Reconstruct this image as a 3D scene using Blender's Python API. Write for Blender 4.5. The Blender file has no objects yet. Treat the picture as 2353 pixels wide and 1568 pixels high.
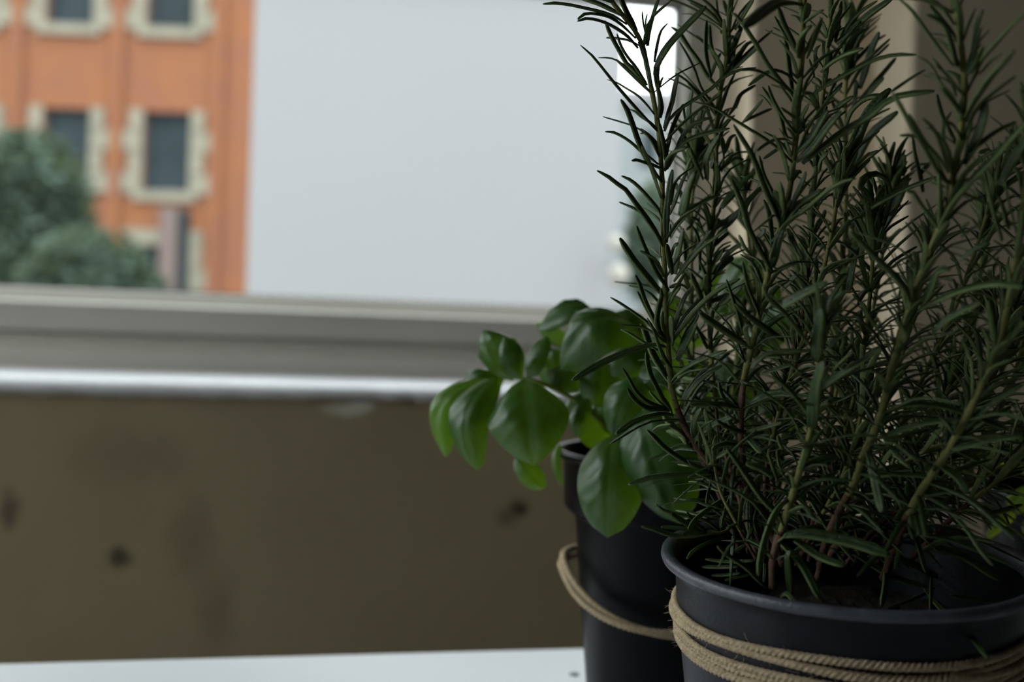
import bpy, math, random
import numpy as np
from mathutils import Vector as V, noise
random.seed(7)
R_ = random.Random(11)
D = bpy.data; S = bpy.context.scene; COL = S.collection

# ------------------------------------------------------------------ camera, sky, exposure
FPX = 2300.0; YAW = math.radians(11); ROLL = .036; PIT = 27/2300
CAM = V((0, 0, .94))
r0 = V((math.cos(YAW), -math.sin(YAW), 0)); f0 = V((math.sin(YAW), math.cos(YAW), 0)); u0 = V((0, 0, 1))
FW = f0*math.cos(PIT) - u0*math.sin(PIT); u1 = u0*math.cos(PIT) + f0*math.sin(PIT)
RT = r0*math.cos(ROLL) + u1*math.sin(ROLL); UP = u1*math.cos(ROLL) - r0*math.sin(ROLL)
cd = D.cameras.new('camera'); cam = D.objects.new('camera', cd); COL.objects.link(cam)
from mathutils import Matrix
m = Matrix.Identity(4)
for i in range(3):
    m[i][0] = RT[i]; m[i][1] = UP[i]; m[i][2] = -FW[i]; m[i][3] = CAM[i]
cam.matrix_world = m
cd.sensor_width = 36; cd.lens = 36*FPX/2353; cd.clip_start = .01; cd.clip_end = 300
cd.dof.use_dof = True; cd.dof.focus_distance = .350; cd.dof.aperture_fstop = 6.0; cd.dof.aperture_blades = 0
S.camera = cam
S.view_settings.view_transform = 'Standard'; S.view_settings.look = 'None'
S.view_settings.gamma = 1; S.view_settings.exposure = 0.0; S.view_settings.use_curve_mapping = False
S.cycles.use_denoising = True
S.cycles.max_bounces = 10; S.cycles.transparent_max_bounces = 16
S.cycles.sample_clamp_indirect = 6
w = D.worlds.new('overcast_sky'); S.world = w; w.use_nodes = True
bg = w.node_tree.nodes['Background']; bg.inputs[0].default_value = (.90, .96, 1.0, 1); SKY = 3.75
_n = w.node_tree.nodes; _l = w.node_tree.links      # overcast sky: brightens evenly from horizon to zenith (CIE overcast)
_t = _n.new('ShaderNodeTexCoord'); _s = _n.new('ShaderNodeSeparateXYZ'); _l.new(_t.outputs['Generated'], _s.inputs[0])
_m = _n.new('ShaderNodeMath'); _m.operation = 'MAXIMUM'; _m.inputs[1].default_value = 0; _l.new(_s.outputs[2], _m.inputs[0])
_a = _n.new('ShaderNodeMath'); _a.operation = 'MULTIPLY_ADD'; _a.inputs[1].default_value = 2*SKY; _a.inputs[2].default_value = SKY; _l.new(_m.outputs[0], _a.inputs[0]); _l.new(_a.outputs[0], bg.inputs[1])

def P(px, py, d): return CAM + (FW + RT*((px-1176.5)/FPX) - UP*((py-784)/FPX))*d
def ray(px, py): return FW + RT*((px-1176.5)/FPX) - UP*((py-784)/FPX)
def PY(px, py, y): r = ray(px, py); return CAM + r*((y-CAM.y)/r.y)
def PZ(px, py, z): r = ray(px, py); return CAM + r*((z-CAM.z)/r.z)

# ------------------------------------------------------------------ materials
def mat(name, col, rough=.6, noise_amt=0, nscale=20, bump=0, bscale=80, spec=.5, col2=None, coat=0, trans=0):
    m = D.materials.new(name); m.use_nodes = True; nt = m.node_tree; b = nt.nodes['Principled BSDF']
    b.inputs['Roughness'].default_value = rough; b.inputs['Specular IOR Level'].default_value = spec
    b.inputs['Base Color'].default_value = (*col, 1); b.inputs['Coat Weight'].default_value = coat
    tc = nt.nodes.new('ShaderNodeTexCoord')
    if noise_amt:
        n = nt.nodes.new('ShaderNodeTexNoise'); n.inputs['Scale'].default_value = nscale; n.inputs['Detail'].default_value = 5
        nt.links.new(tc.outputs['Object'], n.inputs['Vector'])
        r = nt.nodes.new('ShaderNodeValToRGB'); r.color_ramp.elements[0].position = .3; r.color_ramp.elements[1].position = .7
        c2 = col2 or tuple(c*(1-noise_amt) for c in col)
        r.color_ramp.elements[0].color = (*c2, 1); r.color_ramp.elements[1].color = (*col, 1)
        nt.links.new(n.outputs['Fac'], r.inputs[0]); nt.links.new(r.outputs[0], b.inputs['Base Color'])
    if bump:
        n = nt.nodes.new('ShaderNodeTexNoise'); n.inputs['Scale'].default_value = bscale; n.inputs['Detail'].default_value = 4
        nt.links.new(tc.outputs['Object'], n.inputs['Vector'])
        bp = nt.nodes.new('ShaderNodeBump'); bp.inputs['Strength'].default_value = bump; bp.inputs['Distance'].default_value = .001
        nt.links.new(n.outputs['Fac'], bp.inputs['Height']); nt.links.new(bp.outputs[0], b.inputs['Normal'])
    if trans:
        t = nt.nodes.new('ShaderNodeBsdfTranslucent'); t.inputs[0].default_value = (min(1, col[0]*2.2), min(1, col[1]*1.9), col[2]*.6, 1)
        mx = nt.nodes.new('ShaderNodeMixShader'); mx.inputs[0].default_value = trans
        o = nt.nodes['Material Output']; nt.links.new(b.outputs[0], mx.inputs[1]); nt.links.new(t.outputs[0], mx.inputs[2]); nt.links.new(mx.outputs[0], o.inputs[0])
    return m
M = {}
M['leaf_top'] = mat('rosemary_leaf_top', (.026, .058, .011), .46, .35, 60, .5, 900, spec=.5, trans=.16)
M['lit_margin'] = mat('rosemary_leaf_lit_margin', (.11, .16, .05), .65, .3, 200, .3, 1500, spec=.25)  # pale rolled edge, with rim lighting painted into its colour
M['leaf_under'] = mat('rosemary_leaf_underside', (.105, .145, .050), .75, .3, 200, .5, 1500, spec=.2)
M['new_top'] = mat('rosemary_young_leaf', (.045, .10, .022), .45, .3, 60, .4, 900, trans=.12)
M['stem_green'] = mat('rosemary_green_stem', (.165, .165, .05), .8, .25, 150, .4, 900, spec=.2)
M['stem_brown'] = mat('rosemary_woody_stem', (.11, .06, .04), .85, .45, 120, .7, 700, spec=.2)
M['basil_stem'] = mat('basil_stem', (.26, .34, .05), .5, .2, 60, trans=.1)
M['plastic'] = mat('dark_grey_plastic', (.008, .009, .013), .42, .25, 90, .2, 500, spec=.22)
M['black_plastic'] = mat('black_plastic', (.003, .003, .004), .38, .2, 90, .15, 300, spec=.12)
M['worn_lit_rim'] = mat('scuffed_lit_plastic', (.070, .075, .092), .42, .45, 220, .35, 900, spec=.5)  # scuffed lip; its blue-grey highlight is painted into the colour
M['soil'] = mat('potting_soil', (.018, .012, .008), .95, .6, 300, 1, 600)
M['twine'] = mat('jute_twine', (.60, .47, .30), .9, .35, 500, .8, 2500, spec=.15)
M['sill'] = mat('white_gloss_paint', (.88, .88, .89), .45, .12, 14, .3, 60, spec=.5)
M['frame'] = mat('grey_window_frame', (.58, .55, .47), .5, .08, 10, spec=.4)
M['jamb'] = mat('jamb_frame_lightened', (.80, .75, .67), .5, .08, 10, spec=.4)  # frame colour lightened to paint in light the jamb lacks
M['gasket'] = mat('black_gasket', (.02, .022, .028), .6)
M['wall2'] = mat('brown_grey_plaster', (.10, .082, .06), .9, .12, 4, .4, 60, spec=.2)
M['pier'] = mat('cream_pier_lightened_wall', (.62, .52, .37), .9, .06, 4, .3, 60, spec=.2)
M['ceil'] = mat('ceiling_paint', (.22, .21, .18), .9)
M['floor'] = mat('brown_floor_boards', (.12, .085, .05), .6, .3, 5)
M['steel'] = mat('grey_screw', (.10, .13, .13), .4)
M['brick'] = mat('orange_brick', (.160, .068, .031), .9, .18, 1.4, col2=(.138, .060, .038), spec=.05)
M['stone'] = mat('cream_stone', (.165, .153, .116), .9, .2, 3, spec=.05)
M['dark_glass'] = mat('dark_window_glass', (.020, .030, .033), .6, .3, 1.5, spec=.1)
M['brown_pipe'] = mat('brown_downpipe', (.085, .06, .052), .8)
M['white_render'] = mat('white_render', (.165, .165, .167), .9, .03, .8, spec=.05)
M['pale_render'] = mat('pale_grey_render', (.14, .155, .155), .9, .1, .6)
M['asphalt'] = mat('asphalt', (.06, .063, .066), .9, .2, 2)
M['tree'] = mat('broad_tree_leaf', (.055, .080, .061), .8, .5, 2.5, spec=.1, trans=.15)
M['bark'] = mat('tree_bark', (.08, .06, .04), .9, .3, 9)
M['herb'] = mat('pale_green_herb_leaf', (.14, .24, .03), .5, .3, 60, trans=.4)

def wall_mat():
    m = mat('olive_brown_plaster', (.35, .285, .17), .85, .20, 6, .5, 70, spec=.15, col2=(.30, .24, .143))
    nt = m.node_tree; b = nt.nodes['Principled BSDF']; base = b.inputs['Base Color'].links[0].from_socket
    g = nt.nodes.new('ShaderNodeNewGeometry')
    # weathered knots and filled holes in the plaster, a chipped pale patch under the ledge
    def spot(p, rad, col, base, sx=1, sz=1):
        mp = nt.nodes.new('ShaderNodeVectorMath'); mp.operation = 'SUBTRACT'; mp.inputs[1].default_value = p
        nt.links.new(g.outputs['Position'], mp.inputs[0])
        sc = nt.nodes.new('ShaderNodeVectorMath'); sc.operation = 'MULTIPLY'; sc.inputs[1].default_value = (sx, 0, sz); nt.links.new(mp.outputs[0], sc.inputs[0])
        nz = nt.nodes.new('ShaderNodeTexNoise'); nz.inputs['Scale'].default_value = 60
        nt.links.new(g.outputs['Position'], nz.inputs['Vector'])
        ns = nt.nodes.new('ShaderNodeVectorMath'); ns.operation = 'SCALE'; ns.inputs['Scale'].default_value = rad*1.1; nt.links.new(nz.outputs['Color'], ns.inputs[0])
        ad = nt.nodes.new('ShaderNodeVectorMath'); ad.operation = 'ADD'; nt.links.new(sc.outputs[0], ad.inputs[0]); nt.links.new(ns.outputs[0], ad.inputs[1])
        su = nt.nodes.new('ShaderNodeVectorMath'); su.operation = 'SUBTRACT'; su.inputs[1].default_value = (rad*.55,)*3; nt.links.new(ad.outputs[0], su.inputs[0])
        s2 = nt.nodes.new('ShaderNodeVectorMath'); s2.operation = 'MULTIPLY'; s2.inputs[1].default_value = (1, 0, 1); nt.links.new(su.outputs[0], s2.inputs[0])
        ln = nt.nodes.new('ShaderNodeVectorMath'); ln.operation = 'LENGTH'; nt.links.new(s2.outputs[0], ln.inputs[0])
        mr = nt.nodes.new('ShaderNodeMapRange'); mr.inputs[1].default_value = rad*.45; mr.inputs[2].default_value = rad*1.2; mr.inputs[3].default_value = 1; mr.inputs[4].default_value = 0
        nt.links.new(ln.outputs['Value'], mr.inputs[0])
        mx = nt.nodes.new('ShaderNodeMix'); mx.data_type = 'RGBA'; nt.links.new(mr.outputs[0], mx.inputs[0]); nt.links.new(base, mx.inputs[6]); mx.inputs[7].default_value = (*col, 1)
        return mx.outputs[2]
    for (px, py, rad, col, sx, sz) in ((275, 1283, .0115, (.09, .08, .05), 1, 1), (1190, 1168, .011, (.08, .065, .04), 1, 1), (1165, 1190, .012, (.20, .16, .10), 1, 1),
                                       (22, 1170, .012, (.16, .12, .08), 1.2, .6), (440, 1240, .024, (.27, .215, .125), 1, .5), (300, 1050, .03, (.275, .22, .13), .5, 1),
                                       (800, 940, .011, (.60, .56, .45), .45, 1.4), (835, 925, .007, (.66, .63, .55), .5, .8), (500, 1410, .02, (.27, .215, .125), 1, .5)):
        base = spot(tuple(PY(px, py, YW)), rad, col, base, sx, sz)
    nt.links.new(base, b.inputs['Base Color'])
    return m
YF, YW = 1.08, 1.03           # window frame face, inner wall face
M['wall'] = wall_mat()

def glass():
    m = D.materials.new('window_glass'); m.use_nodes = True; nt = m.node_tree; nt.nodes.clear()
    o = nt.nodes.new('ShaderNodeOutputMaterial'); t = nt.nodes.new('ShaderNodeBsdfTransparent'); t.inputs[0].default_value = (.975, .985, .98, 1)
    g = nt.nodes.new('ShaderNodeBsdfGlossy'); g.inputs['Roughness'].default_value = .02
    lw = nt.nodes.new('ShaderNodeLayerWeight'); lw.inputs[0].default_value = .5
    pw = nt.nodes.new('ShaderNodeMath'); pw.operation = 'POWER'; pw.inputs[1].default_value = 5; nt.links.new(lw.outputs['Facing'], pw.inputs[0])
    fr = nt.nodes.new('ShaderNodeMath'); fr.operation = 'MULTIPLY_ADD'; fr.inputs[1].default_value = .8; fr.inputs[2].default_value = .03; nt.links.new(pw.outputs[0], fr.inputs[0])
    mx = nt.nodes.new('ShaderNodeMixShader'); nt.links.new(fr.outputs[0], mx.inputs[0]); nt.links.new(t.outputs[0], mx.inputs[1]); nt.links.new(g.outputs[0], mx.inputs[2])
    nt.links.new(mx.outputs[0], o.inputs[0]); return m
M['glass'] = glass()

def table_mat():
    m = mat('white_table_paint', (.70, .71, .735), .32, .10, 5, .15, 50, spec=.5, col2=(.60, .64, .64), coat=.2)
    return m
M['table'] = table_mat()

def basil_mat(name, col, under, trans):
    m = D.materials.new(name); m.use_nodes = True; nt = m.node_tree; b = nt.nodes['Principled BSDF']; L = nt.links.new
    uv = nt.nodes.new('ShaderNodeUVMap'); uv.uv_map = 'UVMap'; sp = nt.nodes.new('ShaderNodeSeparateXYZ'); L(uv.outputs[0], sp.inputs[0])
    def mth(op, a, b_=None):
        n = nt.nodes.new('ShaderNodeMath'); n.operation = op
        for i, x in enumerate((a, b_)):
            if x is None: continue
            if isinstance(x, (int, float)): n.inputs[i].default_value = x
            else: L(x, n.inputs[i])
        return n.outputs[0]
    u = mth('ABSOLUTE', mth('SUBTRACT', sp.outputs[0], .5)); v = sp.outputs[1]
    mid = mth('LESS_THAN', u, .022)
    side = mth('GREATER_THAN', mth('SINE', mth('MULTIPLY', mth('SUBTRACT', v, mth('MULTIPLY', u, .75)), 30)), .95)
    vein = mth('MAXIMUM', mid, mth('MULTIPLY', side, .6))
    n = nt.nodes.new('ShaderNodeTexNoise'); n.inputs['Scale'].default_value = 40; tc = nt.nodes.new('ShaderNodeTexCoord'); L(tc.outputs['Object'], n.inputs['Vector'])
    r = nt.nodes.new('ShaderNodeValToRGB'); r.color_ramp.elements[0].position = .35; r.color_ramp.elements[1].position = .7
    r.color_ramp.elements[0].color = (*[c*.75 for c in col], 1); r.color_ramp.elements[1].color = (*col, 1); L(n.outputs['Fac'], r.inputs[0])
    mx = nt.nodes.new('ShaderNodeMix'); mx.data_type = 'RGBA'; L(vein, mx.inputs[0]); L(r.outputs[0], mx.inputs[6]); mx.inputs[7].default_value = (*under, 1)
    L(mx.outputs[2], b.inputs['Base Color']); b.inputs['Roughness'].default_value = .42; b.inputs['Specular IOR Level'].default_value = .75
    t = nt.nodes.new('ShaderNodeBsdfTranslucent'); t.inputs[0].default_value = (.24, .46, .012, 1)
    ms = nt.nodes.new('ShaderNodeMixShader'); ms.inputs[0].default_value = trans; L(b.outputs[0], ms.inputs[1]); L(t.outputs[0], ms.inputs[2])
    L(ms.outputs[0], nt.nodes['Material Output'].inputs[0]); return m
M['basil'] = basil_mat('basil_leaf', (.026, .088, .015), (.07, .14, .038), .30)
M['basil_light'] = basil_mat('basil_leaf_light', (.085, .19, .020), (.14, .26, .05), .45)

# ------------------------------------------------------------------ helpers
def mesh_obj(name, vs, fs, mats, parent=None, smooth=False, mi=None, uvs=None):
    me = D.meshes.new(name); me.from_pydata([tuple(v) for v in vs], [], fs)
    for mm in (mats if isinstance(mats, (list, tuple)) else [mats]): me.materials.append(mm)
    if smooth: me.polygons.foreach_set('use_smooth', [True]*len(fs))
    if mi is not None: me.polygons.foreach_set('material_index', mi)
    if uvs is not None:
        ul = me.uv_layers.new(name='UVMap'); buf = []
        for f in fs:
            for i in f: buf += [uvs[i][0], uvs[i][1]]
        ul.data.foreach_set('uv', buf)
    me.update()
    o = D.objects.new(name, me); COL.objects.link(o)
    if parent: o.parent = parent; o.matrix_parent_inverse = Matrix.Translation(-V(parent.location)) if parent.type == 'EMPTY' and not parent.parent else Matrix.Identity(4)
    return o
def prop(o, **k):
    for a, b in k.items(): o[a] = b
    return o
def empty(name, loc, **k):
    o = D.objects.new(name, None); COL.objects.link(o); o.location = loc; o.empty_display_size = .02
    return prop(o, **k)
class MB:
    def __init__(s): s.v = []; s.f = []; s.mi = []
    def add(s, vs, fs, mi=0):
        n = len(s.v); s.v += [tuple(x) for x in vs]; s.f += [tuple(i+n for i in f) for f in fs]
        s.mi += mi if isinstance(mi, list) else [mi]*len(fs); return s
    def box(s, a, b, fr=None, mi=0, bev=0):
        (x0, y0, z0), (x1, y1, z1) = a, b
        vs = [(x, y, z) for z in (z0, z1) for y in (y0, y1) for x in (x0, x1)]
        if fr: vs = [fr(V(v)) for v in vs]
        return s.add(vs, [(0, 2, 3, 1), (4, 5, 7, 6), (0, 1, 5, 4), (2, 6, 7, 3), (0, 4, 6, 2), (1, 3, 7, 5)], mi)
    def out(s, name, mats, parent=None, smooth=False, bevel=0):
        o = mesh_obj(name, s.v, s.f, mats, parent, smooth, s.mi)
        if bevel:
            md = o.modifiers.new('b', 'BEVEL'); md.width = bevel; md.segments = 3; md.limit_method = 'ANGLE'
        return o
def frame_of(path):
    n = len(path); T = []
    for i in range(n):
        t = (path[min(i+1, n-1)]-path[max(i-1, 0)]); T.append(t.normalized() if t.length > 1e-9 else V((0, 0, 1)))
    a = V((1, 0, 0)) if abs(T[0].x) < .9 else V((0, 1, 0)); N = [(a-T[0]*a.dot(T[0])).normalized()]
    for i in range(1, n):
        q = N[-1]-T[i]*N[-1].dot(T[i]); N.append(q.normalized())
    return T, N
def tube(path, rad, k=8):
    T, N = frame_of(path); vs = []; fs = []; n = len(path)
    for i, p in enumerate(path):
        B = T[i].cross(N[i]); r = rad[i] if hasattr(rad, '__len__') else rad
        for j in range(k):
            a = 2*math.pi*j/k; vs.append(p+(N[i]*math.cos(a)+B*math.sin(a))*r)
    for i in range(n-1):
        for j in range(k): fs.append((i*k+j, i*k+(j+1) % k, (i+1)*k+(j+1) % k, (i+1)*k+j))
    fs.append(tuple(range(k))[::-1]); fs.append(tuple((n-1)*k+j for j in range(k)))
    return vs, fs
def spline(pts, n):
    """Catmull-Rom through pts (Vectors), n samples evenly by length."""
    if len(pts) == 2: return [pts[0].lerp(pts[1], i/(n-1)) for i in range(n)]
    q = [pts[0]*2-pts[1]]+list(pts)+[pts[-1]*2-pts[-2]]; d = []
    for i in range(1, len(q)-2):
        for s in range(8):
            t = s/8; a, b, c, e = q[i-1], q[i], q[i+1], q[i+2]
            d.append((b*2+(c-a)*t+(a*2-b*5+c*4-e)*t*t+(b*3-a-c*3+e)*t**3)*.5)
    d.append(pts[-1].copy()); L = [0]
    for i in range(1, len(d)): L.append(L[-1]+(d[i]-d[i-1]).length)
    out = []; j = 0
    for i in range(n):
        s = L[-1]*i/(n-1)
        while j < len(L)-2 and L[j+1] < s: j += 1
        t = (s-L[j])/max(1e-9, L[j+1]-L[j]); out.append(d[j].lerp(d[j+1], min(1, max(0, t))))
    return out
def lathe(prof, fr=None, k=72, cap_first=False, cap_last=False):
    vs = []; fs = []
    for r, z in prof:
        for j in range(k):
            a = 2*math.pi*j/k; p = V((r*math.cos(a), r*math.sin(a), z)); vs.append(fr(p) if fr else p)
    for i in range(len(prof)-1):
        for j in range(k): fs.append((i*k+j, i*k+(j+1) % k, (i+1)*k+(j+1) % k, (i+1)*k+j))
    if cap_first: fs.append(tuple(range(k)))
    if cap_last: fs.append(tuple((len(prof)-1)*k+j for j in range(k))[::-1])
    return vs, fs

# ------------------------------------------------------------------ room shell
X0, X1, Y0, ZC = -1.55, 1.75, -2.3, 2.45
ST = dict(kind='structure')
prop(MB().box((X0-.15, Y0-.15, -.1), (X1+.15, YW+.35, 0)).out('floor', M['floor']), **ST)
prop(MB().box((X0-.15, Y0-.15, ZC), (X1+.15, YW+.35, ZC+.1)).out('ceiling', M['ceil']), **ST)
prop(MB().box((X0-.15, Y0-.15, 0), (X1+.15, Y0, ZC)).out('wall_back', M['wall2']), **ST)
prop(MB().box((X1, Y0, 0), (X1+.15, YW+.10, ZC)).out('wall_right', M['wall2']), **ST)
WL = ((-.10, .98), (.80, 2.3))         # side window opening: y range, z range
prop(MB().box((X0-.15, Y0, 0), (X0, WL[0][0], ZC)).box((X0-.15, WL[0][1], 0), (X0, YW+.10, ZC)).box((X0-.15, WL[0][0], 0), (X0, WL[0][1], WL[1][0]))
     .box((X0-.15, WL[0][0], WL[1][1]), (X0, WL[0][1], ZC)).out('wall_left', M['wall2']), **ST)
ZL0 = .884; ZL1 = .8735                # ledge: back edge, front edge
ZT = PY(1300, -22, YF).z; XR = PY(1690, 120, YF).x+.0; XL = -1.25
wf = MB()
wf.box((X0, YW, 0), (XR, YW+.10, ZL1-.012)).box((X0, YW, ZL1-.012), (XL, YW+.10, ZC)).box((XL, YW, ZT+.055), (XR, YW+.10, ZC))
prop(wf.out('wall_front', M['wall']), **ST)
prop(MB().box((XR, YW, 0), (X1, YW+.10, ZC)).out('wall_front', M['pier']), **ST)  # continues the same wall; lighter colour painted in to make up for dim light
# plaster ledge under the window: sloping, with an uneven chipped lower lip
vs = []; fs = []; nx = 160
for i in range(nx+1):
    x = XL+(XR-XL)*i/nx
    j = .0025*noise.noise(V((x*14, 0, 3)))+.0015*noise.noise(V((x*45, 1, 3)))
    chip = max(0, 1-abs(x-PY(900, 930, YW).x)/.10)*.004*(.5+noise.noise(V((x*60, 7, 1))))
    for (y, z) in ((YF+.02, ZL0+.002), (YF-.002, ZL0), (YW+.012, ZL1+.008), (YW-.003, ZL1+.003), (YW-.008+j*.3, ZL1-.003), (YW-.006, ZL1-.009+j+chip), (YW+.002, ZL1-.013+j+chip), (YW+.05, ZL1-.02)):
        vs.append((x, y, z))
for i in range(nx):
    for k in range(7): fs.append((i*8+k, (i+1)*8+k, (i+1)*8+k+1, i*8+k+1))
prop(mesh_obj('trim_1', vs, fs, M['sill'], smooth=True), label='white painted plaster ledge with an uneven chipped lower lip', **ST)
# pier to the right of the window
pc = PY(2003, 200, YW)
prop(MB().box((pc.x, YW-.075, 0), (X1, YW, ZC)).out('pillar', M['pier'], bevel=.006), label='plain brown grey pier right of the window', **ST)

# main window: frame profiles (one mesh each), pane, gasket
ZG = .9655; ZB = .9525; ZGR = .9205
win = empty('window_1', (0, YF, ZL0), **ST)
XG = PY(1563, 200, YF).x
def rail(name, prof, x0, x1, m_='frame', bevel=.0012):
    vs = [(x, y, z) for x in (x0, x1) for (y, z) in prof]; n = len(prof)
    fs = [(i, (i+1) % n, n+(i+1) % n, n+i) for i in range(n)]+[tuple(range(n))[::-1], tuple(range(n, 2*n))]
    o = mesh_obj(name, vs, fs, M[m_], win); md = o.modifiers.new('b', 'BEVEL'); md.width = bevel; md.segments = 2; md.limit_method = 'ANGLE'; return o
rail('bottom_rail', [(YF+.035, ZGR+.0085), (YF+.009, ZGR+.0085), (YF+.009, ZGR+.0015), (YF-.004, ZGR+.0015), (YF-.004, ZB-.002), (YF+.0, ZB), (YF+.009, ZG), (YF+.035, ZG)], XL, XG+.03)
rail('frame_sill', [(YF+.05, ZL0-.004), (YF-.003, ZL0-.004), (YF-.005, ZL0+.020), (YF+.003, ZL0+.0245), (YF+.004, ZGR-.0005), (YF+.012, ZGR-.0005), (YF+.013, ZGR+.008), (YF+.05, ZGR+.008)], XL, XR)
rail('top_rail', [(YF+.035, ZT), (YF+.005, ZT), (YF, ZT+.008), (YF, ZT+.05), (YF+.035, ZT+.05)], XL, XR)
def stile(name, prof, z0, z1, m_='frame'):
    vs = [(x, y, z) for z in (z0, z1) for (x, y) in prof]; n = len(prof)
    fs = [(i, (i+1) % n, n+(i+1) % n, n+i) for i in range(n)]+[tuple(range(n))[::-1], tuple(range(n, 2*n))]
    o = mesh_obj(name, vs, fs, M[m_], win); md = o.modifiers.new('b', 'BEVEL'); md.width = .0012; md.segments = 2; md.limit_method = 'ANGLE'; return o
stile('right_stile', [(XG, YF+.035), (XG+.002, YF+.006), (XG+.008, YF), (XG+.034, YF), (XG+.034, YF+.035)], ZG-.01, ZT+.01)
stile('jamb', [(XG+.036, YF+.05), (XG+.036, YF+.004), (XR, YF+.004), (XR, YF+.05)], ZL0+.02, ZT+.05, 'jamb')
stile('left_stile', [(XL, YF+.035), (XL, YF), (XL+.03, YF), (XL+.038, YF+.006), (XL+.04, YF+.035)], ZG-.01, ZT+.01)
MB().box((XL+.038, YF+.0165, ZG-.004), (XG+.002, YF+.0205, ZT+.004)).out('pane', M['glass'], win)
g = MB(); g.box((XL+.038, YF+.012, ZG-.003), (XG, YF+.016, ZG+.0015)).box((XG-.0035, YF+.009, ZG), (XG+.001, YF+.016, ZT+.002)).box((XL+.038, YF+.012, ZT-.003), (XG, YF+.016, ZT+.002))
g.out('gasket', M['gasket'], win)
# side window, outside the frame
w2 = empty('window_2', (X0, 0, WL[1][0]), **ST)
f2 = MB(); (ya, yb), (za, zb) = WL
f2.box((X0-.1, ya, za), (X0-.05, yb, za+.05)).box((X0-.1, ya, zb-.05), (X0-.05, yb, zb)).box((X0-.1, ya, za+.05), (X0-.05, ya+.05, zb-.05)).box((X0-.1, yb-.05, za+.05), (X0-.05, yb, zb-.05)).box((X0-.1, (ya+yb)/2-.025, za+.05), (X0-.05, (ya+yb)/2+.025, zb-.05))
f2.out('window_frame', M['frame'], w2)
MB().box((X0-.078, ya+.04, za+.04), (X0-.072, yb-.04, zb-.04)).out('pane', M['glass'], w2)

# ------------------------------------------------------------------ outside
GZ = -3.2
prop(MB().box((-60, YW+.4, GZ-.2), (60, 70, GZ)).out('ground', M['asphalt']), **ST)
# brick building, facade parallel to the picture plane
FD = 20.0
B0 = CAM+f0*FD
def fb(v): return B0+r0*v.x+f0*v.y+u0*v.z          # local: x along facade, y depth, z up from eye level
def loc(px, py, d=FD):
    q = P(px, py, d)-CAM; s = FD/(q.dot(f0)); q = q*s; return q.dot(r0), q.z
bld = empty('brick_building', fb(V((0, 0, GZ-CAM.z))), label='orange brick building with cream stone blocks around dark windows, beyond the window', category='building')
wins = []
xA0, xA1 = loc(97, 340)[0], loc(207, 340)[0]; xB0, xB1 = loc(328, 340)[0], loc(440, 340)[0]
zu, zb_ = loc(250, 252)[1], loc(250, 436)[1]; zt2 = loc(250, 60)[1]
per = (xB0-xA0); ww = xA1-xA0; wh = zu-zb_; fl = zt2-zb_
wz = MB()
xs0 = xA0-3*per; cols = [xA0+per*k for k in range(-3, 5)]; rows = [zb_+fl*k for k in (0, 1, 2)]
zbot = GZ-CAM.z
gz0, gz1 = loc(250, 560)[1], loc(250, 820)[1]
rows_all = [(gz1, gz0)]+[(z, z+wh) for z in rows]
xe0, xe1 = cols[0]-1.0, loc(572, 300)[0]
cols = [c for c in cols if c+ww < xe1]
zz = zbot
for (za_, zb2) in rows_all:
    wz.box((xe0, 0, zz), (xe1, .4, za_), fb)
    x = xe0
    for c in cols:
        wz.box((x, 0, za_), (c, .4, zb2), fb); x = c+ww
    wz.box((x, 0, za_), (xe1, .4, zb2), fb); zz = zb2
wz.box((xe0, 0, zz), (xe1, .4, zz+1.3), fb); wz.box((xe0, .4, zbot), (xe1, 7, zz+1.3), fb)
wz.out('brick_wall', M['brick'], bld)
def bp(name, mb, m_, par=bld): return mb.out(name, M[m_], par)
for ri, (za_, zb2) in enumerate(rows_all):
    for ci, c in enumerate(cols):
        fr = MB(); t = .05
        fr.box((c, .16, za_), (c+t, .22, zb2), fb).box((c+ww-t, .16, za_), (c+ww, .22, zb2), fb).box((c+t, .16, zb2-t), (c+ww-t, .22, zb2), fb).box((c+t, .16, za_), (c+ww-t, .22, za_+t), fb)
        wo = fr.out('window', M['gasket'], bld)
        o = MB().box((c+t, .19, za_+t), (c+ww-t, .2, zb2-t), fb).out('pane', M['dark_glass']); o.parent = wo
        if abs(c) > 14: continue
        if ri == 0:
            bp('stone_lintel', MB().box((c-.3, -.06, zb2), (c+ww+.3, .02, zb2+.32), fb), 'stone')
            for sx in (-1, 1):
                cx = c-.3 if sx < 0 else c+ww
                for k in range(3): bp('stone_block', MB().box((cx-(.12 if k % 2 else 0)*(sx < 0), -.05, zb2-.45*(k+1)+.02), (cx+.3+(.12 if k % 2 else 0)*(sx > 0), .02, zb2-.45*k), fb), 'stone')
            continue
        bp('stone_sill', MB().box((c-.16, -.1, za_-.2), (c+ww+.16, .02, za_), fb), 'stone')
        nb = 4; h = (wh+.1)/nb
        for sx in (-1, 1):
            for k in range(nb):
                wd = .42 if (k % 2 == (0 if sx > 0 else 0)) else .27
                a, b2 = (c-wd, c) if sx < 0 else (c+ww, c+ww+wd)
                bp('stone_block', MB().box((a, -.05, za_-.05+h*k), (b2, .02, za_-.05+h*(k+1)-.02), fb), 'stone')
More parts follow.
